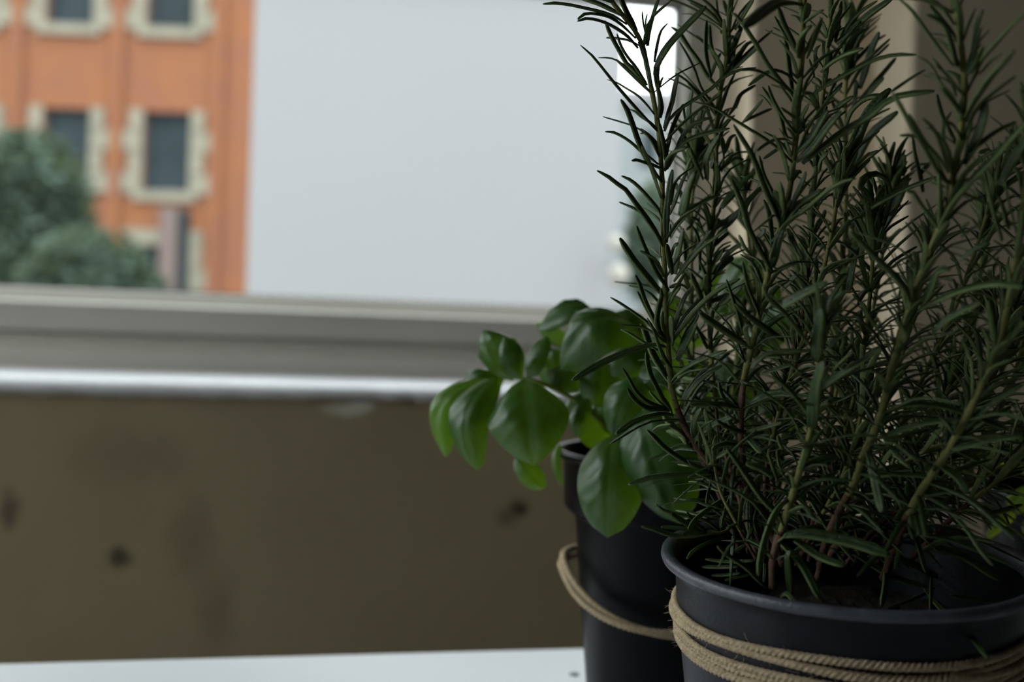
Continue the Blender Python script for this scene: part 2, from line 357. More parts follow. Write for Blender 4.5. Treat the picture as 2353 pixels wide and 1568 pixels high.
# thin brick pilasters between the bays and a brown downpipe
for c in cols:
    xm = c+ww+(per-ww)/2
    if xm+.1 < xe1: bp('brick_pilaster', MB().box((xm-.1, -.10, zbot), (xm+.1, .02, zz+1.2), fb), 'brick')
xd = loc(395, 600)[0]; bp('downpipe', MB().box((xd-.16, -.3, zbot), (xd+.16, -.05, loc(395, 480)[1]), fb), 'brown_pipe')
xd = loc(424, 600)[0]; bp('dark_strip', MB().box((xd-.09, -.12, zbot), (xd+.09, -.02, loc(424, 485)[1]), fb), 'dark_glass')  # narrow dark strip standing beside the downpipe
bp('coping', MB().box((xe0-.1, -.12, zz+1.3), (xe1+.1, 7.1, zz+1.5), fb), 'stone')

# big white rendered wall close to the window (free standing end wall with coping)
def flat(name, px0, px1, pyt, pyb, d, th, m_, par=None, zlow=None):
    a = P(px0, pyt, d)-CAM; b = P(px1, pyt, d)-CAM
    x0, x1 = a.dot(r0), b.dot(r0); z1 = max(a.z, b.z); o = CAM+f0*d
    z0 = (P(px0, pyb, d)-CAM).z if zlow is None else zlow-CAM.z
    f = lambda v: o+r0*v.x+f0*v.y+u0*v.z
    return MB().box((x0, 0, z0), (x1, th, z1), f).out(name, M[m_], par), o
wp = empty('white_wall', CAM+f0*4.2+r0*-.2+u0*(GZ-CAM.z), label='large blank white rendered wall standing outside the window', category='wall', kind='thing')
flat('render_face', 592, 1440, -60, 800, 4.2, .22, 'white_render', wp, zlow=GZ)
c_, o_ = flat('coping', 585, 1446, -72, -60, 4.17, .28, 'pale_render', wp)
pb = empty('pale_building', CAM+f0*30+r0*6+u0*(GZ-CAM.z), label='pale grey building in the gap right of the white wall', category='building')
flat('wall', 1380, 1900, 235, 900, 30, 5, 'pale_render', pb, zlow=GZ)
flat('roof_slab', 1370, 1910, 222, 236, 29.8, 5.4, 'white_render', pb)
for (a, b, t_, u_) in ((1475, 1510, 300, 380), (1535, 1560, 300, 380), (1475, 1510, 440, 520), (1535, 1560, 440, 520)):
    flat('window', a, b, t_, u_, 29.93, .1, 'dark_glass', pb)

def tree(label, px, py, d, rx, rz, n, seed, cat='tree', name='broadleaf_tree', group=None, ls=.11):
    c = P(px, py, d); root = empty(name, (c.x, c.y, GZ), label=label, category=cat)
    if group: root['group'] = group
    rr = random.Random(seed); vs = []; fs = []
    for i in range(n):
        a = rr.random()*6.283; zc = rr.uniform(-1, 1); rad = math.sqrt(max(0, 1-zc*zc))*(rr.random()**.4)
        k = 1+.35*noise.noise(V((math.cos(a)*1.7+seed, math.sin(a)*1.7, zc*2)))
        p = c+V((math.cos(a)*rad*rx*k, math.sin(a)*rad*rx*.7*k, zc*rz*k))
        s = ls*rr.uniform(.6, 1.3); e = V((rr.gauss(0, 1), rr.gauss(0, 1), rr.gauss(0, .6))).normalized(); g_ = e.cross(V((rr.gauss(0, 1), rr.gauss(0, 1), rr.gauss(0, 1)))).normalized(); h = e.cross(g_)
        b = len(vs); vs += [p-e*s, p+g_*s*.45+h*s*.1, p+e*s, p-g_*s*.45+h*s*.1, p-h*s*.05]; fs += [(b, b+1, b+4), (b+1, b+2, b+4), (b+2, b+3, b+4), (b+3, b, b+4)]
    o = mesh_obj('foliage', vs, fs, M['tree'], root); o['kind'] = 'stuff'
    tr = [V((c.x, c.y, GZ-.05)), V((c.x+.1, c.y, GZ+(c.z-GZ)*.5)), V((c.x-.05, c.y, c.z+rz*.4))]
    v_, f_ = tube(spline(tr, 8), [.16-.015*i for i in range(8)], 8); mesh_obj('trunk', v_, f_, M['bark'], root, True)
tree('dark green bushy tree in front of the brick building, at the left edge', 60, 500, 14, .95, 1.05, 5200, 3)
tree('low grey green bush under the brick building windows', 210, 640, 12, .75, .5, 2600, 5, 'bush', 'garden_bush')
tree('green tree in the narrow gap between white wall and window frame', 1500, 560, 14, .42, .75, 1500, 9)
# two small round lamps on a bracket at the right edge of the white wall
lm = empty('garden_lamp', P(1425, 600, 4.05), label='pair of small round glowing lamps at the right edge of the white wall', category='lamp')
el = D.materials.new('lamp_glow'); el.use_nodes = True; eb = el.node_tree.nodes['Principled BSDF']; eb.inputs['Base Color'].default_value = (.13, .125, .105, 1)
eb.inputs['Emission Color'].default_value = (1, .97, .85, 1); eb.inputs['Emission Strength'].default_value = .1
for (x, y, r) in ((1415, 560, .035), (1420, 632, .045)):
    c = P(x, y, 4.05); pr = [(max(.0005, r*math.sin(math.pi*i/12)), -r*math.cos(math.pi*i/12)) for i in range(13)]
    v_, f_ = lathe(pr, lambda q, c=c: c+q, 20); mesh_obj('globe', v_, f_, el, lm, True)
v_, f_ = tube([P(1408, 560, 4.12), P(1408, 600, 4.12), P(1412, 650, 4.12)], .008, 8); mesh_obj('bracket', v_, f_, M['steel'], lm, True)
v_, f_ = tube([P(1408, 600, 4.05), P(1408, 600, 4.198)], .006, 8); mesh_obj('wall_arm', v_, f_, M['steel'], lm, True)

# ------------------------------------------------------------------ table
TZ = .753; TYB = .570
tb = empty('table', (0, .1, 0), label='white painted table top with faint marbled stains, under the potted herbs', category='table')
MB().box((-.75, -.35, TZ-.022), (1.15, TYB, TZ)).out('table_top', M['table'], tb, bevel=.0015)
ap = MB(); ap.box((-.68, -.28, TZ-.10), (1.08, -.26, TZ-.022)).box((-.68, TYB-.09, TZ-.10), (1.08, TYB-.07, TZ-.022)).box((-.68, -.26, TZ-.10), (-.66, TYB-.09, TZ-.022)).box((1.06, -.26, TZ-.10), (1.08, TYB-.09, TZ-.022))
ap.out('apron', M['table'], tb)
for lx in (-.7, 1.05):
    for ly in (-.3, TYB-.11): MB().box((lx, ly, 0), (lx+.05, ly+.05, TZ-.022)).out('leg', M['table'], tb, bevel=.002)
sc_ = PZ(1319, 1551, TZ); v_, f_ = lathe([(.0005, .0009), (.0022, .0007), (.0030, 0.0001)], lambda q: V((sc_.x, sc_.y, TZ))+q, 16); mesh_obj('screw', v_, f_, M['steel'], tb, True)

# ------------------------------------------------------------------ twine
def rope(ring, r, n, turns, ph=0):
    pts = [ring(2*math.pi*i/n) for i in range(n)]; vs = []; fs = []; k = 12
    for i in range(n):
        T = (pts[(i+1) % n]-pts[i-1]).normalized(); N = (u0-T*u0.dot(T)).normalized(); B = T.cross(N); tw = 2*math.pi*turns*i/n+ph
        for j in range(k):
            a = 2*math.pi*j/k; rr = r*(.64+.46*abs(math.cos(1.5*(a+tw)))); vs.append(pts[i]+(N*math.cos(a)+B*math.sin(a))*rr)
    for i in range(n):
        for j in range(k): fs.append((i*k+j, ((i+1) % n)*k+j, ((i+1) % n)*k+(j+1) % k, i*k+(j+1) % k))
    return vs, fs
def fibres(ring_fn, n, parent, ln=.004):
    vs = []; fs = []; rr = random.Random(5)
    for i in range(n):
        a = rr.random()*6.283; p, o = ring_fn(a, rr); d = (o+V((rr.gauss(0, .7), rr.gauss(0, .7), rr.gauss(0, .8)))).normalized()
        q = p+d*ln*rr.uniform(.4, 1.2); v_, f_ = tube([p, p.lerp(q, .5)+V((0, 0, rr.gauss(0, .0004))), q], .00006, 3)
        b = len(vs); vs += v_; fs += [tuple(k+b for k in f) for f in f_]
    o = mesh_obj('loose_fibres', vs, fs, M['twine'], parent); o['kind'] = 'stuff'

# ------------------------------------------------------------------ rosemary pot
RC = V((.1875, .3269, .8642)); TN = V((-.045, -.034, 1)).normalized(); RB = V((.1875, .3269, TZ)); RH = RC.z-TZ
def rp(q):      # q: local with z measured from the rim plane down (negative); tilt fades to the base
    k = max(0, 1+q.z/RH); k = k
    return V((RC.x+q.x, RC.y+q.y, RC.z+q.z+k*(-TN.x*q.x-TN.y*q.y)/TN.z))
ros = empty('potted_rosemary', RB, label='bushy rosemary in a dark grey plastic pot bound with several turns of twine', category='potted plant')
prof = [(.0005, -RH+.002), (.040, -RH+.002), (.0445, -RH+.0015), (.0450, -RH+.004), (.0545, -.052), (.0585, -.022), (.0595, -.0085), (.0600, -.0060), (.0612, -.0045), (.0630, -.0042), (.0644, -.0036), (.0650, -.0022), (.0648, -.0008), (.0640, .0000),
        (.0618, -.0004), (.0604, -.0010), (.0592, -.0022), (.0585, -.0045), (.0575, -.018), (.0540, -.045), (.052, -.060)]
v_, f_ = lathe(prof, rp, 128); mesh_obj('pot', v_, f_, [M['plastic'], M['worn_lit_rim']], ros, True, [1 if 8 <= i//128 <= 16 else 0 for i in range(len(f_))])
vs = []; fs = []; kr, ka = 22, 60
for i in range(kr+1):
    r = .0565*i/kr
    for j in range(ka):
        a = 2*math.pi*j/ka; x, y = r*math.cos(a), r*math.sin(a)
        vs.append(rp(V((x, y, -.026+.004*noise.noise(V((x*60, y*60, 0)))+.003*noise.noise(V((x*200, y*200, 4)))))))
for i in range(kr):
    for j in range(ka): fs.append((i*ka+j, (i+1)*ka+j, (i+1)*ka+(j+1) % ka, i*ka+(j+1) % ka))
o = mesh_obj('soil', vs, fs, M['soil'], ros); o['kind'] = 'stuff'
NS = 7
def body_r(z): return .0595+(z+.0085)*(.005/.0435) if z > -.052 else .0545+(z+.052)*.16
for s in range(NS):
    zb0 = -.0180-s*.0025; rng = random.Random(40+s); p1, p2, p3 = [rng.uniform(0, 6.28) for _ in range(3)]
    spread = (s-3)*.0008
    def ring(a, zb0=zb0, p1=p1, p2=p2, p3=p3, s=s, spread=spread):
        z = zb0+.0013*math.sin(a+p1)+.0009*math.sin(2*a+p2)+.0005*math.sin(5*a+p3)-spread*math.sin(a+.4)
        r = body_r(z)+.0011+(.0012 if s in (2, 5) else 0)*(.5+.5*math.sin(3*a+p2))
        return rp(V((r*math.cos(a), r*math.sin(a), z)))
    v_, f_ = rope(ring, .00136, 1300, 64, s); mesh_obj('twine_strand', v_, f_, M['twine'], ros, True)
def rf(a, rr):
    z = -.017-rr.random()*.016; r = body_r(z)+.0015; return rp(V((r*math.cos(a), r*math.sin(a), z))), V((math.cos(a), math.sin(a), 0))
fibres(rf, 420, ros)

# ------------------------------------------------------------------ rosemary sprigs: stems through picture-measured points placed at real depths
STEMS = {   # key: (points px, py, depth m), base px width, tip px width, brown share
 'S1': ([(1800, 1300, .345), (1745, 1160, .345), (1690, 1110, .346), (1640, 1075, .347), (1600, 1025, .348), (1566, 965, .349), (1546, 905, .35), (1538, 850, .35), (1532, 760, .35), (1529, 690, .35), (1526, 600, .35), (1523, 520, .35), (1522, 440, .35), (1519, 370, .35), (1512, 290, .35), (1498, 210, .35), (1486, 150, .35), (1478, 108, .35), (1458, 70, .348), (1425, 28, .345), (1390, -20, .342)], 17, 10, .30),
 'S2': ([(1776, 1352, .318), (1775, 1301, .317), (1782, 1259, .316), (1793, 1228, .315), (1805, 1191, .314), (1824, 1130, .312), (1850, 1040, .31), (1866, 975, .308), (1876, 900, .306), (1884, 820, .305), (1887, 740, .304)], 18, 12, .22),
 'S3': ([(1760, 1290, .355), (1722, 1150, .345), (1704, 1020, .338), (1704, 930, .334), (1712, 860, .332), (1730, 790, .33), (1748, 710, .328), (1770, 610, .327), (1795, 515, .326), (1812, 450, .326), (1822, 380, .326), (1830, 300, .326), (1838, 200, .325), (1843, 120, .324), (1846, 40, .323), (1850, -40, .322)], 16, 12, .35),
 'S4': ([(1740, 1280, .375), (1680, 1080, .378), (1650, 980, .38), (1640, 900, .38), (1632, 780, .38), (1629, 660, .38), (1633, 560, .38), (1640, 470, .38), (1645, 380, .38), (1646, 290, .38), (1655, 210, .38), (1672, 120, .38), (1676, 20, .38), (1680, -40, .38)], 13, 10, .25),
 'S5': ([(1880, 1330, .34), (1905, 1225, .325), (1962, 1113, .315), (1987, 1040, .31), (2013, 985, .307), (2030, 930, .305), (2049, 849, .303), (2068, 785, .301), (2090, 715, .3), (2119, 625, .298), (2151, 546, .296), (2180, 470, .295), (2192, 400, .294), (2207, 310, .293), (2216, 220, .292), (2215, 160, .291), (2206, 90, .29), (2196, 20, .289), (2190, -40, .288)], 20, 12, .2),
 'S6': ([(2030, 1330, .335), (2090, 1177, .315), (2141, 1092, .305), (2183, 1028, .3), (2234, 934, .296), (2269, 849, .294), (2297, 801, .293), (2316, 705, .292), (2335, 600, .291), (2352, 480, .29), (2372, 300, .29)], 20, 13, .2),
 'S7': ([(1800, 1280, .37), (1775, 1100, .366), (1785, 940, .364), (1812, 850, .362), (1842, 730, .36), (1862, 560, .36), (1872, 420, .36), (1882, 300, .36), (1893, 200, .36), (1902, 100, .36), (1912, -10, .36), (1915, -50, .36)], 12, 9, .5),
 'S8': ([(1850, 1280, .41), (1900, 1000, .41), (1930, 700, .41), (1942, 500, .41), (1945, 350, .41), (1942, 230, .41), (1950, 130, .41), (1960, 60, .41)], 12, 8, .3),
 'S9': ([(1770, 1290, .36), (1760, 1100, .355), (1790, 950, .352), (1812, 880, .35), (1857, 746, .348), (1873, 672, .347), (1890, 628, .346), (1912, 530, .345), (1925, 450, .345), (1935, 380, .345)], 13, 8, .25),
 'S10': ([(1840, 1290, .39), (1900, 1100, .392), (1960, 900, .394), (2000, 740, .395), (2025, 600, .396), (2040, 480, .397), (2050, 400, .398)], 12, 8, .3),
 'S11': ([(1900, 1290, .38), (2010, 1090, .38), (2110, 890, .382), (2190, 720, .384), (2240, 580, .386), (2280, 460, .388), (2305, 390, .39)], 12, 8, .3),
 'S12': ([(1960, 1290, .36), (2100, 1130, .355), (2230, 960, .35), (2310, 800, .35), (2350, 650, .352), (2375, 500, .355), (2390, 380, .36)], 13, 8, .3),
 'S13': ([(1700, 1270, .385), (1650, 1130, .39), (1600, 1020, .395), (1590, 900, .40), (1592, 780, .405), (1590, 660, .41), (1588, 540, .41), (1592, 440, .41), (1600, 350, .41)], 11, 8, .3),
 'S14': ([(1860, 1290, .365), (1890, 1150, .36), (1940, 1000, .355), (1975, 860, .352), (1995, 720, .35), (2005, 600, .35), (2005, 500, .35)], 12, 8, .3),
 'S15': ([(1960, 1290, .40), (2060, 1120, .405), (2150, 950, .41), (2215, 780, .415), (2250, 640, .42), (2262, 520, .425), (2270, 440, .43)], 12, 8, .3),
 'S16': ([(1720, 1270, .36), (1700, 1200, .352), (1660, 1225, .348), (1600, 1222, .345)], 9, 7, .1),
 'S17': ([(1750, 1280, .40), (1740, 1080, .41), (1735, 900, .42), (1738, 740, .425), (1725, 600, .43), (1715, 500, .43), (1705, 400, .43)], 11, 8, .3),
 'S18': ([(2080, 1300, .33), (2200, 1180, .33), (2320, 1080, .33), (2420, 960, .33)], 13, 9, .4),
 'S19': ([(1880, 1300, .345), (1930, 1200, .335), (2010, 1110, .33), (2120, 1040, .325), (2230, 1000, .32)], 11, 8, .4),
 'S20': ([(1740, 1290, .335), (1690, 1200, .335), (1655, 1130, .338), (1640, 1060, .34)], 9, 7, .3),
}
STEMS.update({
 'S28': ([(1800, 1290, .39), (1790, 1150, .40), (1800, 1000, .41), (1815, 860, .415), (1830, 740, .42), (1840, 640, .42)], 11, 8, .3),
 'S29': ([(1880, 1290, .40), (1930, 1150, .41), (1985, 1000, .42), (2030, 870, .425), (2070, 750, .43), (2095, 660, .43)], 11, 8, .3),
 'S30': ([(1930, 1290, .40), (2020, 1150, .41), (2110, 1010, .42), (2180, 880, .425), (2230, 770, .43), (2260, 680, .435)], 11, 8, .3),
 'S31': ([(1760, 1280, .395), (1700, 1120, .405), (1680, 980, .415), (1690, 850, .42), (1700, 740, .425)], 11, 8, .3),
 'S32': ([(2000, 1290, .39), (2130, 1190, .40), (2250, 1100, .41), (2340, 1000, .42)], 11, 8, .3),
 'S33': ([(1840, 1290, .37), (1860, 1180, .375), (1890, 1060, .38), (1915, 940, .385), (1930, 840, .39)], 11, 8, .3),
 'S34': ([(1900, 1290, .37), (1980, 1190, .37), (2070, 1080, .37), (2140, 970, .375), (2190, 870, .38)], 11, 8, .3),
 'S21': ([(1900, 1290, .385), (1960, 1150, .385), (2010, 1000, .385), (2060, 860, .388), (2095, 740, .39), (2120, 640, .39), (2140, 560, .39)], 11, 8, .3),
 'S22': ([(1990, 1290, .38), (2120, 1170, .38), (2230, 1060, .38), (2300, 940, .385), (2340, 830, .39), (2360, 730, .39)], 11, 8, .3),
 'S23': ([(1840, 1290, .40), (1850, 1120, .405), (1870, 960, .41), (1900, 820, .41), (1930, 700, .412), (1955, 610, .413), (1970, 540, .414)], 11, 8, .3),
 'S24': ([(1940, 1300, .35), (2030, 1200, .345), (2120, 1140, .34), (2230, 1110, .34), (2330, 1060, .34)], 11, 8, .4),
 'S25': ([(2010, 1300, .355), (2090, 1180, .35), (2160, 1060, .348), (2230, 930, .348), (2280, 810, .35), (2310, 700, .352)], 12, 8, .3),
 'S26': ([(1830, 1300, .34), (1880, 1200, .335), (1930, 1110, .335), (1965, 1010, .335), (1985, 920, .336)], 11, 8, .3),
 'S27': ([(1960, 1300, .41), (2090, 1160, .415), (2200, 1020, .42), (2290, 880, .425), (2340, 760, .43)], 11, 8, .3),
})
ros_top, ros_und = M['leaf_top'], M['leaf_under']
stem_obj = {}; stem_path = {}
for k, (pts, w0, w1, br) in STEMS.items():
    P3 = [P(*p) for p in pts]; n = len(pts)*5; sp_ = spline(P3, n); stem_path[k] = (pts, sp_)
    dm = sum(p[2] for p in pts)/len(pts); rad = []
    L = sum((sp_[i+1]-sp_[i]).length for i in range(n-1))
    for i in range(n):
        t = i/(n-1); r = (w0+(w1-w0)*t)/2*dm/FPX
        if i % 5 == 0: r *= 1.16
        rad.append(r)
    v_, f_ = tube(sp_, rad, 10)
    mi = [1 if (fi//10)/(n-1) < br else 0 for fi in range(len(f_)-2)]+[1, 0]
    stem_obj[k] = mesh_obj('stem', v_, f_, [M['stem_green'], M['stem_brown']], ros, True, mi)

SEC = [(-1, -.10, 0), (-.74, .28, 0), (-.22, .36, 0), (0, .20, 0), (.22, .36, 0), (.74, .28, 0), (1, -.10, 0), (.70, -.34, 1), (.22, -.14, 1), (0, -.30, 1), (-.22, -.14, 1), (-.70, -.34, 1)]
SEC2 = [(-1, -.10, 0), (-.6, .30, 0), (0, .22, 0), (.6, .30, 0), (1, -.10, 0), (.6, -.34, 1), (0, -.22, 1), (-.6, -.34, 1)]
def leaf_geo(path3, width, hint, sec=SEC, n=9, tw=0, wid=None):
    pd = spline(path3, 61); tl = [i/(n-2)*.955 for i in range(n-1)]+[1]; tl[-2] = .965; pa = [pd[min(60, round(t*60))] for t in tl]; vs = []; fs = []; mi = []; k = len(sec); hv = hint
    for i, p in enumerate(pa):
        t = tl[i]; T = (pa[min(i+1, n-1)]-pa[max(i-1, 0)]).normalized()
        N = hv-T*hv.dot(T)
        N = N.normalized() if N.length > 1e-4 else V((0, 1, 0)); B = T.cross(N)
        if tw:
            a = tw*(t-.5); N, B = N*math.cos(a)+B*math.sin(a), B*math.cos(a)-N*math.sin(a)
        wp_ = (.58+.42*min(1, t/.28)) if t < .28 else (1-.12*(t-.28)/.52 if t < .80 else .88* math.sqrt(max(.10, 1-((t-.80)/.21)**2)))
        h = width/2*wp_
        for (a, b, _) in sec: vs.append(p+B*(a*h)+N*(b*h*1.05))
    for i in range(n-1):
        for j in range(k):
            fs.append((i*k+j, i*k+(j+1) % k, (i+1)*k+(j+1) % k, (i+1)*k+j)); mi.append(1 if sec[j][2] or (j == k-1) or sec[(j+1) % k][2] else (2 if len(sec) == 12 and j in (0, 5) else 0))
    fs.append(tuple(range(k))[::-1]); fs.append(tuple((n-1)*k+j for j in range(k))); mi += [0, 0]
    return vs, fs, mi
def near(key, px, py):
    pts = STEMS[key][0]; best = None
    for a, b in zip(pts, pts[1:]):
        for s in range(6):
            t = s/5; x, y, d = [a[i]+(b[i]-a[i])*t for i in range(3)]; q = (x-px)**2+(y-py)**2
            if best is None or q < best[0]: best = (q, x, y, d)
    return best[3]
nleaf = 0
def T_(key, org, pts, wpx, dz=None, face=None):
    """one traced leaf, base first; pts in crop units of 1/5.8825 px from org; dz: how far the tip leans away (+) or towards (-) the camera."""
    global nleaf
    rr = random.Random(nleaf*7+3)
    q = [(org[0]+x/5.8825, org[1]+y/5.8825) for x, y in pts]; d0 = near(key, *q[0])
    if dz is None: dz = rr.uniform(-.008, .008)
    L = [0]
    for a, b in zip(q, q[1:]): L.append(L[-1]+math.hypot(b[0]-a[0], b[1]-a[1]))
    p3 = [P(x, y, d0-.0006+dz*(l/L[-1])**1.1) for (x, y), l in zip(q, L)]
    side = RT if q[0][0] > q[-1][0] else -RT
    hint = u0*.9-FW*(.75 if face is None else face)+side*.45+V((rr.gauss(0, .12), rr.gauss(0, .12), 0))
    mid_t = (p3[-1]-p3[0]).normalized(); Nh = (hint-mid_t*hint.dot(mid_t)).normalized(); Bh = mid_t.cross(Nh); sc = mid_t.cross(FW)
    sc = sc.normalized() if sc.length > .1 else RT
    app = max(.52, math.hypot(Bh.dot(sc), .36*Nh.dot(sc)))
    v_, f_, mi = leaf_geo(p3, wpx*.98/5.8825*d0/FPX/app, hint, SEC, 12, rr.uniform(-.35, .35))
    mesh_obj('leaf', v_, f_, [ros_top, ros_und, M['lit_margin']], stem_obj[key], True, mi); nleaf += 1
A = (1240, 0); B = (1320, 200); C = (1360, 400); DD = (1360, 600); E = (1300, 780); F = (1400, 960); G = (1440, 1140); H = (1600, 0)
I = (1680, 200); J = (1953, 0); K = (1953, 200); L_ = (1953, 400); Mm = (1953, 600); N_ = (1680, 600); O = (1680, 400); Q = (1680, 800)
